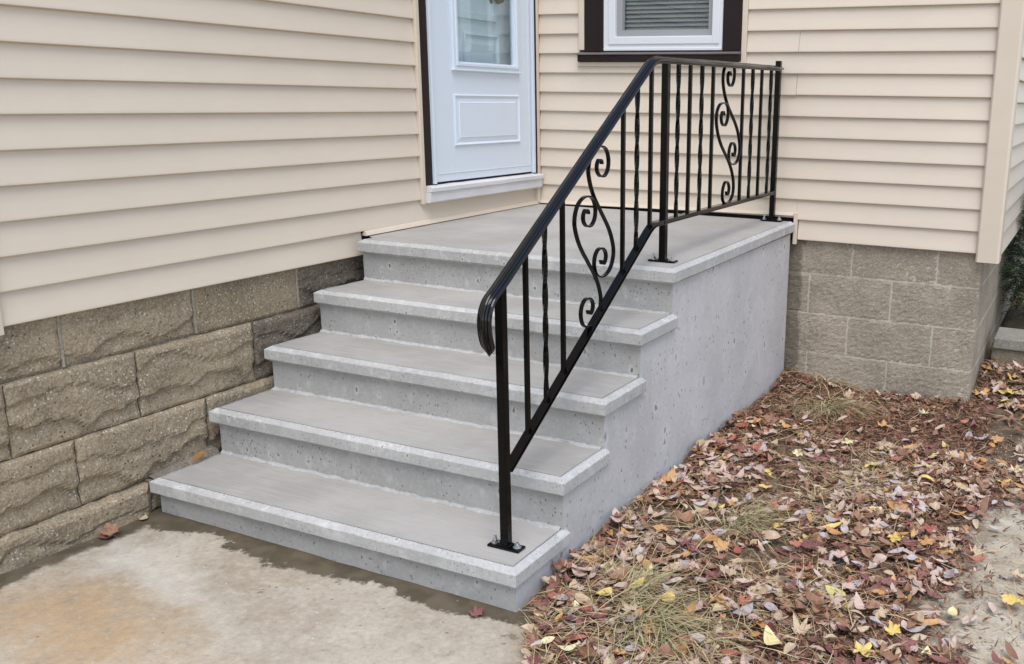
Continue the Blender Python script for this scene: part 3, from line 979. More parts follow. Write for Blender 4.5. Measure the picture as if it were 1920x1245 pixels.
# ------------------------------------------------------------------ railing
PX = 1.377
rail = empty('railing', (PX, -1.36, zk(5)))
tag(rail, 'black wrought iron railing with scrolls along the open side of the steps', 'railing')
rinv = Matrix.Translation((-PX, 1.36, -zk(5)))
def rp(o, parent=None):
    o.parent = parent or rail
    if parent is None: o.matrix_parent_inverse = rinv
    return o
ltop = lambda y: 1.540 + .018 * (y + 1.47) / 1.47       # underside of the level handrail
def stop(y): return 1.527 + .655 * (y + 1.49)             # underside of the sloping handrail
def lbot(y): return .981 + .004 * (y + 1.4) / 1.4        # top of the level bottom rail
SL = (.972 - .385) / (-1.478 + 2.413)
def sbot(y): return .385 + SL * (y + 2.413)
zl = lambda y: zk(5) + .014 * (y - yk(5)) / (-yk(5))

def post(y, z0, z1):
    b = MB(); a = .0127
    b.box(PX - a, PX + a, y - a, y + a, z0 + .004, z1, bev=.0018)
    p_ = rp(b.build('post', M['iron']))
    b = MB(); b.box(PX - .054, PX + .054, y - .021, y + .021, z0 + .0005, z0 + .0075, bev=.003)
    b.box(PX - .017, PX + .017, y - .0165, y + .0165, z0 + .007, z0 + .0115, bev=.0025)
    b.build('base_plate', M['iron'], p_)
    for s_ in (-1, 1):
        cx_ = PX + s_ * .038
        b = MB()
        b.cyl((cx_, y, z0 + .0075), .0125, .0018, 20)
        b.cyl((cx_, y, z0 + .0093), .0090, .0075, 6)
        b.cyl((cx_, y, z0 + .0168), .0048, .012 if s_ < 0 else .006, 12)
        b.build('anchor_bolt', M['zinc'], p_)
post(-2.430, zk(1), stop(-2.430) + .008)
post(-1.357, zl(-1.357), ltop(-1.357) + .006)
post(-.052, zl(-.052), ltop(-.052) + .040)

def bar(y, z0, z1, twist, z0s=0.0, z1s=0.0):
    a = .0063
    b = MB()
    n = 1 if not twist else 44
    vs = []
    for j in range(n + 1):
        t_ = j / n
        z = z0 + (z1 - z0) * t_
        ang = 0
        if twist:
            u = smooth01(.06, .94, t_) * .2 + .8 * min(1, max(0, (t_ - .06) / .88))
            ang = u * (z1 - z0) / .235 * math.pi
        for i in range(4):
            an = ang + math.pi / 4 + i * math.pi / 2
            dx, dy = a * 1.414 * math.cos(an), a * 1.414 * math.sin(an)
            zz_ = z + (z0s * dy if j == 0 else 0) + (z1s * dy if j == n else 0)
            vs.append((PX + dx, y + dy, zz_))
    fs = [(j * 4 + i, j * 4 + (i + 1) % 4, j * 4 + 4 + (i + 1) % 4, j * 4 + 4 + i) for j in range(n) for i in range(4)]
    fs += [(0, 1, 2, 3), (n * 4, n * 4 + 1, n * 4 + 2, n * 4 + 3)]
    b.add(vs, fs)
    return rp(b.build('baluster', M['iron']))
for (y, tw) in ((-2.303, 0), (-2.198, 1), (-2.095, 0), (-1.694, 0), (-1.589, 1), (-1.479, 0)):
    bar(y, sbot(y) - .004, stop(y) + .008, tw)
for (y, tw) in ((-1.245, 1), (-1.133, 0), (-1.015, 1), (-.897, 0), (-.541, 0), (-.418, 1), (-.293, 0), (-.158, 1)):
    bar(y, lbot(y) - .004, ltop(y) + .006, tw)

def sweep(path, prof, parent=None, name='rail', mat=None, smooth=False, taper=None):
    """path: list of (y,z) in the plane of the railing; prof: (across x, up-normal) points"""
    b = MB(); vs = []; k = len(prof); n = len(path)
    for j, (y, z) in enumerate(path):
        a = path[max(0, j - 1)]; c = path[min(n - 1, j + 1)]
        ty, tz = c[0] - a[0], c[1] - a[1]; L = math.hypot(ty, tz); ty /= L; tz /= L
        ny, nz = -tz, ty
        # mitre
        s_ = 1.0
        if 0 < j < n - 1:
            d1 = (path[j][0] - a[0], path[j][1] - a[1]); l1 = math.hypot(*d1)
            co = (d1[0] * ty + d1[1] * tz) / l1
            s_ = 1 / max(.6, co)
        tp = taper[j] if taper else 1.0
        for (p_, q_) in prof: vs.append((PX + p_ * tp, y + ny * q_ * s_, z + nz * q_ * s_))
    fs = [(j * k + i, j * k + (i + 1) % k, (j + 1) * k + (i + 1) % k, (j + 1) * k + i) for j in range(n - 1) for i in range(k)]
    fs += [tuple(range(k)), tuple((n - 1) * k + i for i in range(k))]
    b.add(vs, fs)
    return rp(b.build(name, mat or M['iron'], smooth=smooth), parent)

def catmull(pts, n=9):
    P_ = [Vector(p) for p in pts]
    P_ = [P_[0] * 2 - P_[1]] + P_ + [P_[-1] * 2 - P_[-2]]
    out = []
    for i in range(1, len(P_) - 2):
        for j in range(n):
            t_ = j / n
            a, b_, c, d = P_[i - 1], P_[i], P_[i + 1], P_[i + 2]
            out.append(.5 * ((2 * b_) + (-a + c) * t_ + (2 * a - 5 * b_ + 4 * c - d) * t_ ** 2 + (-a + 3 * b_ - 3 * c + d) * t_ ** 3))
    out.append(P_[-2])
    return out
# moulded handrail cap: end scroll, slope, bend, level run
cap = [(-.0215, .000), (-.0225, .004), (-.0205, .0085), (-.0165, .0098), (-.0150, .0080), (-.0138, .0082), (-.0128, .0118), (-.0098, .0140), (-.0082, .0122), (-.0068, .0126),
       (-.0056, .0160), (-.0028, .0178), (.0028, .0178), (.0056, .0160), (.0068, .0126), (.0082, .0122), (.0098, .0140), (.0128, .0118), (.0138, .0082), (.0150, .0080), (.0165, .0098), (.0205, .0085),
       (.0225, .004), (.0215, .000), (.0130, -.0015), (-.0130, -.0015)]
path, tap = [], []
tip = [(-2.476, .738, .10), (-2.482, .7465, .55), (-2.490, .758, .92), (-2.4975, .775, 1), (-2.5035, .800, 1), (-2.505, .828, 1), (-2.4995, .852, 1), (-2.487, .8725, 1), (-2.470, .887, 1)]
tc_ = catmull([(y, z, tp) for y, z, tp in tip] + [(-2.44, stop(-2.44), 1)], 5)[:-5]
for q in tc_: path.append((q.x, q.y)); tap.append(min(1.0, q.z))
for y in (-2.44, -2.3, -2.1, -1.9, -1.7, -1.53): path.append((y, stop(y))); tap.append(1)
for y, z in ((-1.497, 1.5225), (-1.475, 1.533), (-1.452, 1.5385), (-1.425, 1.5405)): path.append((y, z)); tap.append(1)
for y in (-1.1, -.7, -.35, -.1, -.035): path.append((y, ltop(y))); tap.append(1)
path.append((-.015, ltop(-.015) + .001)); tap.append(.6)
path.append((-.004, ltop(-.004) + .002)); tap.append(.15)
# continuous normals: path runs upward so the cap's top is on the upper side
hr = sweep(path, cap, name='handrail', taper=tap, mat=M['iron_cap'], smooth=True)
hr.data.set_sharp_from_angle(angle=math.radians(28))
# bottom rail (channel) with its bend at the mid post
chan = [(-.0135, .0), (.0135, .0), (.0135, -.0035), (.0105, -.0045), (.0105, -.0125), (.0135, -.0135), (.0135, -.017), (-.0135, -.017), (-.0135, -.0135), (-.0105, -.0125), (-.0105, -.0045), (-.0135, -.0035)]
pth = [(-2.419, sbot(-2.419)), (-1.9, sbot(-1.9)), (-1.500, sbot(-1.500)), (-1.476, sbot(-1.480) + .0005), (-1.452, .9785), (-1.43, .9805), (-1.3, lbot(-1.3)), (-.7, lbot(-.7)), (-.064, lbot(-.064))]
sweep(pth, chan, name='bottom_rail')
# tension strip under the cap
flat = [(-.0125, 0), (.0125, 0), (.0125, -.006), (-.0125, -.006)]
pth = [(y, stop(y) - .0008) for y in (-2.43, -1.9, -1.53)] + [(-1.49, 1.5235), (-1.462, 1.5345), (-1.42, 1.539)] + [(y, ltop(y) - .0008) for y in (-1.1, -.5, -.05)]
sweep(pth, flat, name='rail_channel')

def scroll(cy, cz, half):
    pts = [(-u, -v) for (u, v) in half[::-1]] + [(0.0, 0.0)] + half
    c = catmull(pts, 8)
    path_ = [(cy + p_.x, cz + p_.y) for p_ in c]
    w_, h_ = .0063, .0026
    rect = [(-w_, -h_), (w_, -h_), (w_, h_), (-w_, h_)]
    return sweep(path_, rect, name='scroll')
half_s = [(-.050, .055), (-.078, .103), (-.0865, .143), (-.070, .183), (-.036, .206), (.004, .2095), (.034, .196), (.048, .166), (.043, .136), (.022, .117),
          (-.006, .116), (-.027, .130), (-.032, .150), (-.020, .168), (-.003, .166), (.003, .155)]
half_l = [(-.052, .040), (-.090, .082), (-.113, .130), (-.111, .172), (-.082, .201), (-.038, .210), (.000, .203), (.018, .180), (.014, .145), (-.005, .122),
          (-.026, .117), (-.050, .128), (-.060, .148), (-.052, .170), (-.036, .174), (-.028, .160)]
scroll(-1.847, 1.054, half_s)
scroll(-1.936, .904, half_s)
scroll(-.673, 1.3525, half_l)
scroll(-.735, 1.1915, half_l)

# ------------------------------------------------------------------ retaining wall and shrub at the right
rwall = empty('retaining_wall', (2.7, .62, .1))
tag(rwall, 'low tan block retaining wall with a grey cap behind the house corner', 'retaining wall')
rwi = Matrix.Translation((-2.7, -.62, -.1))
for (u0, u1) in ((2.415, 2.70), (2.703, 3.0), (3.003, 3.3)):
    sd += 1
    o = stone('wall_stone', 'y', u0, u1, .02, .166, .60, .2, M['wallstone'], None, rough=.012, seed=sd); o.parent = rwall; o.matrix_parent_inverse = rwi
for (u0, u1) in ((2.418, 2.76), (2.763, 3.12)):
    b = MB(); b.box(u0, u1, .575, .86, .168, .226, bev=.006)
    o = b.build('cap_stone', M['capstone']); o.parent = rwall; o.matrix_parent_inverse = rwi

shrub = empty('evergreen_shrub', (2.70, 1.42, .2))
tag(shrub, 'dark green evergreen shrub growing beside the house corner', 'shrub')
shi = Matrix.Translation((-2.70, -1.42, -.2))
b = MB(); r = random.Random(5)
for _ in range(3000):
    th = r.uniform(0, 2 * math.pi); ph = math.acos(r.uniform(-.75, 1)); rr = r.uniform(.55, 1.05) * (1 + .22 * mn.noise(Vector((math.cos(th) * 2, math.sin(th) * 2, ph * 2))))
    d = Vector((math.sin(ph) * math.cos(th), math.sin(ph) * math.sin(th), math.cos(ph)))
    c = Vector((2.70, 1.42, .56)) + Vector((d.x * .36, d.y * .50, d.z * .42)) * rr
    if c.z < .14: c.z = .14 + r.uniform(0, .1)
    lim = 2.40 if c.z < .68 else 2.475
    if c.x < lim: c.x = lim + r.uniform(0, .05)
    if c.y < .92: c.y = .92 + r.uniform(0, .05)
    ax = (d + Vector((r.uniform(-.8, .8), r.uniform(-.8, .8), r.uniform(-.5, .7)))).normalized()
    L = r.uniform(.06, .12)
    side = ax.cross(Vector((0, 0, 1))); side = side.normalized() if side.length > .01 else Vector((1, 0, 0))
    up = side.cross(ax)
    for q in range(10):
        s_ = -1 if q % 2 else 1
        p0 = c + ax * (L * (q // 2) / 5)
        dr = (side * s_ * .8 + ax * .7 + up * r.uniform(-.3, .3)).normalized()
        ln = r.uniform(.020, .032); wd = .0035
        b.add([p0 - ax * wd, p0 + ax * wd, p0 + dr * ln + ax * wd * .4, p0 + dr * ln - ax * wd * .4], [(0, 1, 2, 3)])
o = b.build('foliage', M['shrub']); o.parent = shrub; o.matrix_parent_inverse = shi
b = MB()
for q in range(9):
    a = q * .7; d = Vector((math.cos(a) * .30, math.sin(a) * .32, .42 + .1 * math.sin(q * 3)))
    b.cyl((2.72, 1.42, .14), .014, d.length, 6, .004, axis=d.normalized())
o = b.build('stem', M['bark']); o.parent = shrub; o.matrix_parent_inverse = shi

# ------------------------------------------------------------------ fallen leaves
def leaf_oval(L, W, fold, curl, r):
    n = 6; vs = []
    for i in range(n + 1):
        t_ = i / n
        w_ = W * (math.sin(math.pi * min(1, t_ * .93 + .05)) ** .8) * (1 - .25 * t_)
        if i in (0, n): w_ = W * .04
        y = (t_ - .5) * L
        z = curl * ((t_ - .5) ** 2) * L * 2
        j1, j2 = r.uniform(-.1, .1) * W * fold, r.uniform(-.1, .1) * W * fold
        vs += [(-w_ / 2, y, z + abs(w_) * fold * .5 + j1), (0, y, z), (w_ / 2, y, z + abs(w_) * fold * .5 + j2)]
    fs = []
    for i in range(n):
        a = i * 3
        fs += [(a, a + 1, a + 4, a + 3), (a + 1, a + 2, a + 5, a + 4)]
    b0 = len(vs)
    vs += [(-.0012, -L * .5, .0), (.0012, -L * .5, .0), (.0008 + r.uniform(-.008, .008), -L * .82, .004)]
    fs.append((b0, b0 + 1, b0 + 2))
    return vs, fs
def leaf_maple(L, fold, curl, r):
    lob = [(-150, .42), (-128, .66), (-112, .56), (-98, .62), (-84, .50), (-70, .74), (-55, .98), (-44, .78), (-36, .82), (-24, .60), (-13, .86), (0, 1.12),
           (13, .86), (24, .60), (36, .82), (44, .78), (55, .98), (70, .74), (84, .50), (98, .62), (112, .56), (128, .66), (150, .42), (180, .20)]
    vs = [(0, 0, 0)]; n = len(lob)
    for ring_ in (.5, 1.0):
        for (a, q) in lob:
            a = math.radians(a + r.uniform(-4, 4)); rr = q * L * .5 * r.uniform(.9, 1.08) * ring_
            x, y = rr * math.sin(a), rr * math.cos(a)
            z = curl * (rr / L) ** 2 * L * 1.6 + fold * abs(x) * .5 + L * .05 * math.sin(a * 5) * ring_ * ring_ * (1 + curl)
            vs.append((x, y, z))
    fs = [(0, 1 + i, 1 + (i + 1) % n) for i in range(n)]
    fs += [(1 + i, 1 + n + i, 1 + n + (i + 1) % n, 1 + (i + 1) % n) for i in range(n)]
    b0 = len(vs)
    vs += [(-.0012, -L * .05, 0), (.0012, -L * .05, 0), (.006 + r.uniform(-.01, .01), -L * .75, .006)]
    fs.append((b0, b0 + 1, b0 + 2))
    return vs, fs
lr = random.Random(21)
VARS = {}     # (shape, colour) -> list of meshes
def leaf_mesh(shape, col, L, fold, curl):
    if shape == 'oval': vs, fs = leaf_oval(L, L * lr.uniform(.40, .58), fold, curl, lr)
    elif shape == 'round': vs, fs = leaf_oval(L, L * lr.uniform(.72, .86), fold * .6, curl, lr)
    else: vs, fs = leaf_maple(L, fold, curl, lr)
    me = bpy.data.meshes.new('fallen_leaf')
    me.from_pydata(vs, [], fs); me.materials.append(M['leaf_' + col]); me.update()
    return me
for shape, cols, n_, Ls in (('oval', ('pink', 'lilac', 'tan', 'brown', 'maroon', 'orange', 'red', 'yellow'), 5, (.050, .078)),
                            ('round', ('pink', 'tan', 'lilac', 'olive', 'pale'), 3, (.040, .055)),
                            ('maple', ('tan', 'pink', 'brown', 'maroon', 'orange', 'red', 'yellow', 'pale'), 4, (.060, .090))):
    for c in cols:
        VARS[(shape, c)] = [leaf_mesh(shape, c, lr.uniform(*Ls), lr.uniform(-.1, .75), lr.uniform(-.35, .8)) for _ in range(n_)]

def place_mat(x, y, z, yaw, tilt, tdir, s_, flip=False):
    q = Matrix.Rotation(tilt, 4, Vector((math.cos(tdir), math.sin(tdir), 0)))
    mt = Matrix.Translation((x, y, z)) @ q @ Matrix.Rotation(yaw, 4, 'Z')
    if flip: mt = mt @ Matrix.Rotation(math.pi, 4, 'Y')
    return mt @ Matrix.Scale(s_, 4)

# leaves one can point at by themselves: (x, y, shape, colour, length, label)
NAMED = [
    (1.684, -2.406, 'round', 'yellow', .058, 'bright yellow leaf on a straw clump nearest the bottom step corner'),
    (1.743, -2.317, 'oval', 'yellow', .062, 'half folded yellow leaf between grass clump and bottom step'),
    (1.854, -2.341, 'round', 'yellow', .055, 'golden yellow leaf in the middle of the flattened grass clump'),
    (1.970, -2.277, 'maple', 'orange', .080, 'orange yellow maple leaf among tan leaves right of grass clump'),
    (2.264, -2.078, 'round', 'olive', .068, 'large olive yellow round leaf in the thick of the litter'),
    (2.179, -2.399, 'oval', 'pale', .095, 'large pale yellow leaf beside a dark maroon one at the front'),
    (2.165, -2.350, 'oval', 'maroon', .070, 'dark maroon leaf standing up behind the large pale yellow leaf'),
    (2.397, -2.333, 'maple', 'yellow', .085, 'bright yellow maple leaf at the front edge of the bed by the sand'),
    (2.138, -1.052, 'maple', 'yellow', .085, 'bright yellow maple leaf in the middle of the bed'),
    (1.846, -1.421, 'maple', 'yellow', .070, 'yellow maple leaf on the needles by the straw clump near the side wall'),
    (1.602, -1.264, 'round', 'yellow', .060, 'yellow leaf close to the stair side wall halfway along'),
    (1.850, -1.073, 'maple', 'pale', .065, 'pale cream maple leaf on bare mulch past the middle of the wall'),
    (2.001, -.834, 'maple', 'pale', .075, 'whitish maple leaf lying farther back than the cream one'),
    (2.083, -.548, 'maple', 'orange', .080, 'orange maple leaf on red mulch before the block foundation'),
    (1.722, -.788, 'maple', 'orange', .060, 'small orange leaf in the mulch beside the far part of the wall'),
    (1.560, -.583, 'round', 'tan', .060, 'tan orange leaf leaning against the far end of the stair side wall'),
    (2.347, -1.643, 'maple', 'yellow', .070, 'orange yellow maple leaf at the sandy edge of the bed'),
    (2.446, -2.031, 'round', 'yellow', .045, 'small yellow leaf on the border of litter and sand'),
    (2.458, -2.210, 'maple', 'yellow', .060, 'golden maple leaf on dark litter next to the sand'),
    (2.741, -1.868, 'maple', 'yellow', .095, 'bright yellow maple leaf alone on the bare sandy gravel'),
    (2.586, -2.035, 'oval', 'pale', .060, 'pale curled leaf lying on the pale sand'),
    (1.715, -2.178, 'oval', 'orange', .075, 'orange brown leaf on dark litter beside the bottom step'),
    (1.646, -2.645, 'round', 'pale', .040, 'small pale yellow leaf on the grit at the pad edge'),
    (1.715, -2.660, 'oval', 'pale', .060, 'pale yellow leaf on the grit in front of the grass clump'),
    (1.676, -2.476, 'maple', 'red', .055, 'small red leaf next to the bright yellow leaf near the step'),
    (1.977, -2.504, 'oval', 'red', .072, 'dark red leaf on the straw at the front of the bed'),
    (2.047, -2.245, 'maple', 'red', .065, 'red leaf in pinkish litter right of the grass clump'),
    (2.079, -1.828, 'maple', 'red', .055, 'pinkish red maple leaf in the brown litter at mid bed'),
    (2.149, -1.663, 'oval', 'yellow', .070, 'yellow orange leaf tip sticking out of reddish litter'),
    (2.417, .105, 'maple', 'orange', .110, 'large curled orange leaf at the foot of the house corner'),
    (2.548, .163, 'maple', 'yellow', .110, 'large yellow leaf in the pile below the retaining wall'),
    (2.338, -.968, 'round', 'yellow', .045, 'small yellow leaf on mulch near the sandy drive'),
    (2.621, -.943, 'oval', 'yellow', .060, 'yellow leaf at the far edge of the sandy drive'),
    (2.720, -2.200, 'oval', 'maroon', .060, 'dark red leaf on the pale sand at the front'),
    (2.785, -1.600, 'maple', 'red', .060, 'orange red leaf on the sand beyond the lone yellow maple'),
]
leaf_things = []
for (x, y, shp, c, L, lab) in NAMED:
    me = leaf_mesh(shp, c, L * 1.0, lr.uniform(.0, .35), lr.uniform(.0, .5))
    o = link(bpy.data.objects.new('fallen_leaf', me))
    o.matrix_world = place_mat(x, y, gh(x, y) + .029 + (.012 if 'standing' in lab else 0), lr.uniform(0, 6.28), 1.1 if 'standing' in lab else lr.uniform(0, .3), lr.uniform(0, 6.28), 1.0)
    tag(o, lab, 'leaf', 'fallen leaves around the steps')
    leaf_things.append(o)
# leaves off the bed
def single(x, y, z, shp, c, L, lab, yaw, tilt=.1, tdir=0.0, fold=.3, curl=.3):
    me = leaf_mesh(shp, c, L, fold, curl)
    o = link(bpy.data.objects.new('fallen_leaf', me))
    o.matrix_world = place_mat(x, y, z, yaw, tilt, tdir, 1.0)
    if 'rolled' in lab: o.matrix_world = o.matrix_world @ Matrix.Diagonal((.55, 1, 1, 1))
    tag(o, lab, 'leaf', 'fallen leaves around the steps'); leaf_things.append(o)
single(.058, -2.722, .022, 'maple', 'brown', .075, 'curled brown maple leaf with its stem up on the pad by the wall', 1.2, .25, .4, .5, .6)
single(.052, -2.735, .017, 'round', 'maroon', .055, 'flat dark leaf beneath the curled maple leaf on the pad', 2.2, .05)
single(.040, -2.592, .017, 'round', 'tan', .036, 'small rounded grey leaf on the damp pad near the bottom riser', .5, .1)
single(1.380, -2.588, .006, 'maple', 'maroon', .055, 'torn dark red leaf on the damp pad before the bottom step', .8, .15)
single(.036, -2.350, zk(1) + .008, 'oval', 'orange', .085, 'rolled orange yellow leaf lying on the bottom tread against the foundation', .25, .35, 1.5, 1.3, .1)

# the bed of leaves: generate all, keep the largest in view as single things, join the rest
CAMP = m.translation
def in_bed(x, y):
    if y < -2.75 or y > .55: return 0
    if y > .0 and x < 2.40: return 0
    if x < 1.485: return 0
    if y < -2.45 and x < 1.53 + (-2.52 - y) * .5: return 0
    e = 2.43 + .09 * fbm(x * 2, y * 2, 4) + max(0, y + 1.7) * .16
    d_ = 1.0 if x < e else max(.075, 1 - (x - e) / .22)
    if y > -.75 and y < .05: d_ *= .13
    if x < 1.62 and y > -1.0: d_ *= .45
    if y > .05: d_ = 1.0 if x > 2.40 else 0
    hole = fbm(x * 1.9, y * 1.9, 12)
    d_ *= .30 + .70 * smooth01(.30, -.15, hole)
    return d_
pal = [('oval', 'pink', 22), ('oval', 'lilac', 9), ('oval', 'tan', 14), ('oval', 'brown', 20), ('oval', 'maroon', 8), ('oval', 'orange', 7), ('oval', 'red', 3), ('oval', 'yellow', .5),
       ('round', 'pink', 5), ('round', 'tan', 4), ('round', 'lilac', 4), ('round', 'olive', .6), ('round', 'pale', .8),
       ('maple', 'tan', 6), ('maple', 'pink', 6), ('maple', 'brown', 8), ('maple', 'maroon', 4), ('maple', 'orange', 3.5), ('maple', 'red', 1.4), ('maple', 'yellow', .25), ('maple', 'pale', .5)]
wts = [q[2] for q in pal]
cand = []
N_LEAF = 3300
while len(cand) < N_LEAF:
    x, y = lr.uniform(1.48, 3.15), lr.uniform(-2.8, .55)
    if lr.random() > in_bed(x, y): continue
    shp, c, _ = lr.choices(pal, wts)[0]
    me = lr.choice(VARS[(shp, c)])
    s_ = lr.uniform(.60, 1.12)
    lay = lr.random()
    tilt = abs(lr.gauss(0, .30)) if lr.random() < .85 else lr.uniform(.4, 1.1)
    z = gh(x, y) + .006 + .026 * lay
    fl_ = lr.random() < .35
    mt = place_mat(x, y, z, lr.uniform(0, 6.28), tilt, lr.uniform(0, 6.28), s_, fl_)
    pose = 'standing on edge' if tilt > .55 else ('turned face down' if fl_ else ('slightly tilted' if tilt > .22 else 'lying flat'))
    L = max(me.vertices[0].co.length, .05) * s_
    dist = (Vector((x, y, z)) - CAMP).length
    vis = x < 2.30 + (y + 2.6) * .18 + .5
    cand.append(((lay * .5 + .75) * s_ / dist if (vis and y < -1.3) else 0.0, shp, c, me, mt, pose, 'large' if s_ > .98 else ('small' if s_ < .74 else '')))
cand.sort(key=lambda q: -q[0])
n_single = 300 - len(leaf_things)
DESC = {'pink': 'pinkish', 'lilac': 'greyish mauve', 'tan': 'tan', 'brown': 'dark brown', 'maroon': 'maroon', 'orange': 'dull orange', 'red': 'brownish red', 'yellow': 'yellow', 'olive': 'olive', 'pale': 'cream'}
SHP = {'oval': 'narrow', 'round': 'rounded', 'maple': 'maple'}
def zone(x, y):
    if x < 1.62: return 'against the stair side wall'
    if (x - 1.835) ** 2 + (y + 1.72) ** 2 < .06: return 'by the straw tuft halfway along the wall'
    if y < -2.33 and x < 2.10: return 'around the flattened grass tuft at the front'
    if x > 2.34: return 'on the sandy right edge of the bed'
    if y > -1.6: return 'in the far half of the bed'
    if y < -2.33: return 'at the front right of the bed'
    if y < -2.0: return 'in the near middle of the bed'
    return 'in the middle of the bed'
for (_, shp, c, me, mt, pose, sz) in cand[:n_single]:
    o = bpy.data.objects.new('fallen_leaf', me)
    COL.objects.link(o); o.matrix_world = mt
    lab = f'{sz} {DESC[c]} {SHP[shp]} leaf {pose} {zone(mt.translation.x, mt.translation.y)}'
    tag(o, ' '.join(lab.split()), 'leaf', 'fallen leaves around the steps')
def join_instances(name, items, matlist):
    V, F, MI, base = [], [], [], 0
    cache = {}
    for (me, mt) in items:
        if me.name not in cache:
            co = np.empty(len(me.vertices) * 3); me.vertices.foreach_get('co', co)
            cache[me.name] = (co.reshape(-1, 3), [tuple(p.vertices) for p in me.polygons], matlist.index(me.materials[0]))
        co, fc, mi = cache[me.name]
        A = np.array(mt)
        V.append(co @ A[:3, :3].T + A[:3, 3])
        F += [tuple(base + i for i in f_) for f_ in fc]; MI += [mi] * len(fc)
        base += len(co)
    me = bpy.data.meshes.new(name)
    me.from_pydata(np.concatenate(V).tolist(), [], F)
    for q in matlist: me.materials.append(q)
    me.polygons.foreach_set('material_index', MI); me.update()
    return link(bpy.data.objects.new(name, me))
ml = [M['leaf_' + q] for q in LEAFCOL]
lit = join_instances('leaf_litter', [(q[3], q[4]) for q in cand[n_single:]], ml)
tag(lit, 'dense litter of small brown, pink and maroon leaves over the bed', 'leaf litter', kind='stuff')

# bark chips, needles and straw
def strips(n, name, mat, Lr, Wr, dens, lift, tilt, seed, curve=.0):
    r = random.Random(seed); V, F = [], []; cnt = 0
    while cnt < n:
        x, y = r.uniform(1.475, 3.1), r.uniform(-2.85, .5)
        if r.random() > dens(x, y): continue
        L, W = r.uniform(*Lr), r.uniform(*Wr)
        a = r.uniform(0, 6.28); el = abs(r.gauss(0, tilt)); z = gh(x, y) + r.uniform(0, lift)
        d = Vector((math.cos(a) * math.cos(el), math.sin(a) * math.cos(el), math.sin(el)))
        s_ = Vector((-math.sin(a), math.cos(a), r.uniform(-.6, .6))).normalized() * W * .5
        b0 = len(V); p0 = Vector((x, y, z))
        if x + min(0, d.x) * L < 1.470 and y < 0: continue
        md = p0 + d * L * .5 + Vector((0, 0, curve * L * r.uniform(-1, 1))) + s_ * r.uniform(-2, 2) * curve * 3
        V += [p0 - s_, p0 + s_, md + s_, md - s_, p0 + d * L + s_ * .4, p0 + d * L - s_ * .4]
        F += [(b0, b0 + 1, b0 + 2, b0 + 3), (b0 + 3, b0 + 2, b0 + 4, b0 + 5)]
        cnt += 1
    me = bpy.data.meshes.new(name); me.from_pydata([tuple(q) for q in V], [], F); me.materials.append(mat); me.update()
    return link(bpy.data.objects.new(name, me))
def d_mulch(x, y):
    if y > 0 and x < 2.39: return 0
    b_ = in_bed(x, y)
    base = 1.0 if b_ > .3 else b_ * 1.1
    if y > -.9 and x < 2.5: base = max(base, .9)
    return base
o = strips(30000, 'bark_mulch', M['mulch'], (.010, .042), (.0025, .008), d_mulch, .020, .28, 31, .12)
tag(o, 'reddish brown shredded bark mulch under the leaves', 'mulch', kind='stuff')
def d_straw(x, y):
    b_ = min(1, in_bed(x, y) * 1.0)
    return b_ * (.25 + .75 * smooth01(-.05, .25, fbm(x * 2.2, y * 2.2, 31))) * (1.0 if x < 2.2 else .5)
o = strips(6000, 'dry_straw', M['straw'], (.03, .12), (.0010, .0028), d_straw, .034, .16, 33, .10)
tag(o, 'thin dry grass stems and pine needles strewn through the bed', 'straw', kind='stuff')

# grass clumps
def tuft(x, y, n, Lr, spread, lean, mats, lab, seed):
    r = random.Random(seed); b = MB()
    for _ in range(n):
        a = r.gauss(lean, 1.0); rr = abs(r.gauss(0, spread)); aa = r.uniform(0, 6.28)
        p0 = Vector((x + rr * math.cos(aa), y + rr * math.sin(aa), 0)); p0.z = gh(p0.x, p0.y) + .004
        L = r.uniform(*Lr); el0 = r.uniform(.05, .80); W = r.uniform(.0020, .0062)
        s_ = Vector((-math.sin(a), math.cos(a), 0)) * W * .5
        pts = [p0]; el = el0
        for q in range(4):
            pts.append(pts[-1] + Vector((math.cos(a) * math.cos(el), math.sin(a) * math.cos(el), math.sin(el))) * L / 4)
            el -= r.uniform(.12, .40); a += r.uniform(-.15, .15)
            if pts[-1].z < gh(pts[-1].x, pts[-1].y) + .012: pts[-1].z = gh(pts[-1].x, pts[-1].y) + .012 + r.uniform(0, .014)
            if pts[-1].x < 1.475: pts[-1].x = 1.475
            if pts[-1].y > .010: pts[-1].y = .010
        vs = []
        for q, p_ in enumerate(pts): vs += [p_ - s_ * (1 - q * .2), p_ + s_ * (1 - q * .2)]
        b.add(vs, [(q * 2, q * 2 + 1, q * 2 + 3, q * 2 + 2) for q in range(4)], 0 if r.random() < mats else 1)
    o = b.build('grass_tuft', [M['straw'], M['grass_green']])
    return tag(o, lab, 'grass tuft', 'tufts of fading grass in the bed')
tuft(1.84, -2.47, 420, (.08, .26), .125, -.2, .60, 'large flattened tuft of straw and green grass at the front of the bed', 1)
tuft(1.73, -2.31, 200, (.08, .20), .06, .4, .55, 'small straw tuft close to the bottom step corner', 2)
tuft(1.835, -1.72, 260, (.08, .22), .06, .2, .65, 'straw coloured tuft halfway along the stair side wall', 3)
tuft(1.80, -.36, 340, (.10, .30), .075, -.9, .80, 'dry yellow grass tuft in front of the block foundation', 4)
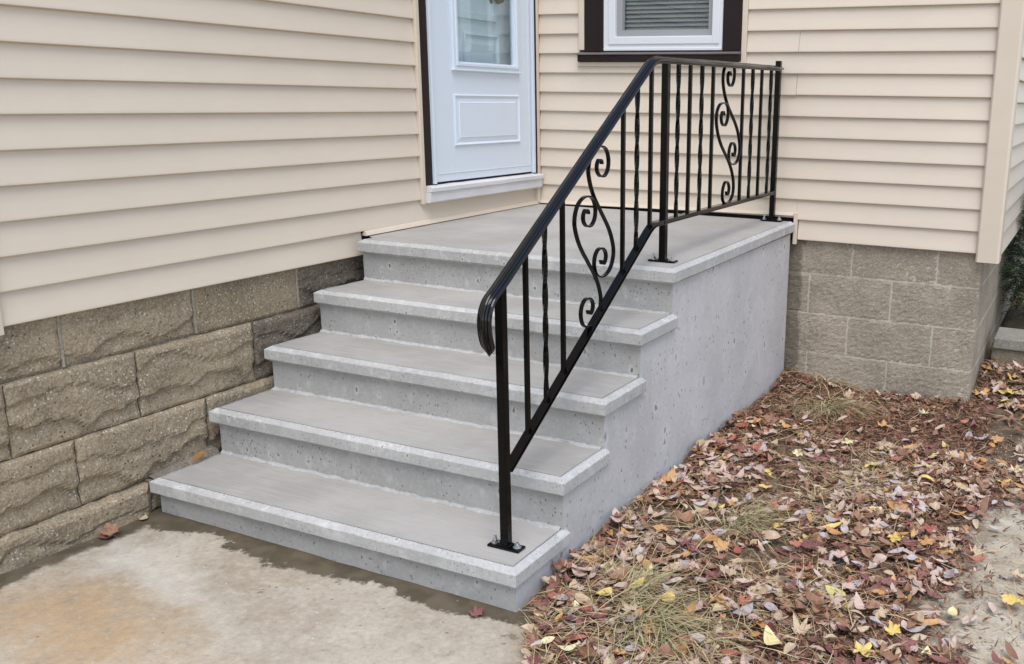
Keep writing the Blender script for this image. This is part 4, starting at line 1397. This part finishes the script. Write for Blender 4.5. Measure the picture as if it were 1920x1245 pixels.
tuft(1.70, -.02, 40, (.10, .24), .03, .2, .9, 'few long dry stems leaning on the block foundation', 5)

# pebbles on sand and pad
def pebble(x, y, z, s_, lab, grp):
    bm = bmesh.new(); bmesh.ops.create_icosphere(bm, subdivisions=2, radius=1.0)
    for v in bm.verts:
        q = 1 + .25 * mn.noise(v.co * 1.3 + Vector((x * 9, y * 9, 0))); v.co = Vector((v.co.x * q, v.co.y * q * .8, v.co.z * q * .6)) * s_
    me = bpy.data.meshes.new('pebble'); bm.to_mesh(me); bm.free(); me.materials.append(M['pebble'])
    for pl_ in me.polygons: pl_.use_smooth = True
    o = link(bpy.data.objects.new('pebble', me)); o.location = (x, y, z)
    return tag(o, lab, 'pebble', grp)
pebble(2.30, -1.56, gh(2.30, -1.56) + .012, .016, 'round grey pebble on bare soil in the middle of the bed', 'pebbles in the bed')
pebble(2.44, -1.52, gh(2.44, -1.52) + .010, .013, 'pale pebble at the sandy edge near the orange yellow leaf', 'pebbles in the bed')
pebble(2.55, -1.55, gh(2.55, -1.55) + .008, .010, 'small white pebble on the sandy drive', 'pebbles in the bed')
r = random.Random(77); b = MB()
for _ in range(5200):
    if r.random() < .72: x, y = r.uniform(2.35, 3.1), r.uniform(-2.8, -.3)
    else: x, y = r.uniform(1.5, 1.95), r.uniform(-3.1, -2.45)
    if x < 2.3 and gh(x, y) < .002: continue
    s_ = r.uniform(.0015, .0052); c = Vector((x, y, gh(x, y) + s_ * .3)); a = r.uniform(0, 3)
    P8 = [(1, 0, 0), (0, 1, 0), (-1, 0, 0), (0, -1, 0), (0, 0, .8)]
    vs = [c + Vector((p_[0] * math.cos(a) - p_[1] * math.sin(a), p_[0] * math.sin(a) + p_[1] * math.cos(a), p_[2])) * s_ * r.uniform(.7, 1.3) for p_ in P8]
    b.add(vs, [(0, 1, 4), (1, 2, 4), (2, 3, 4), (3, 0, 4)])
o = b.build('gravel', M['pebble'])
tag(o, 'scattered fine gravel on the sandy ground', 'gravel', kind='stuff')
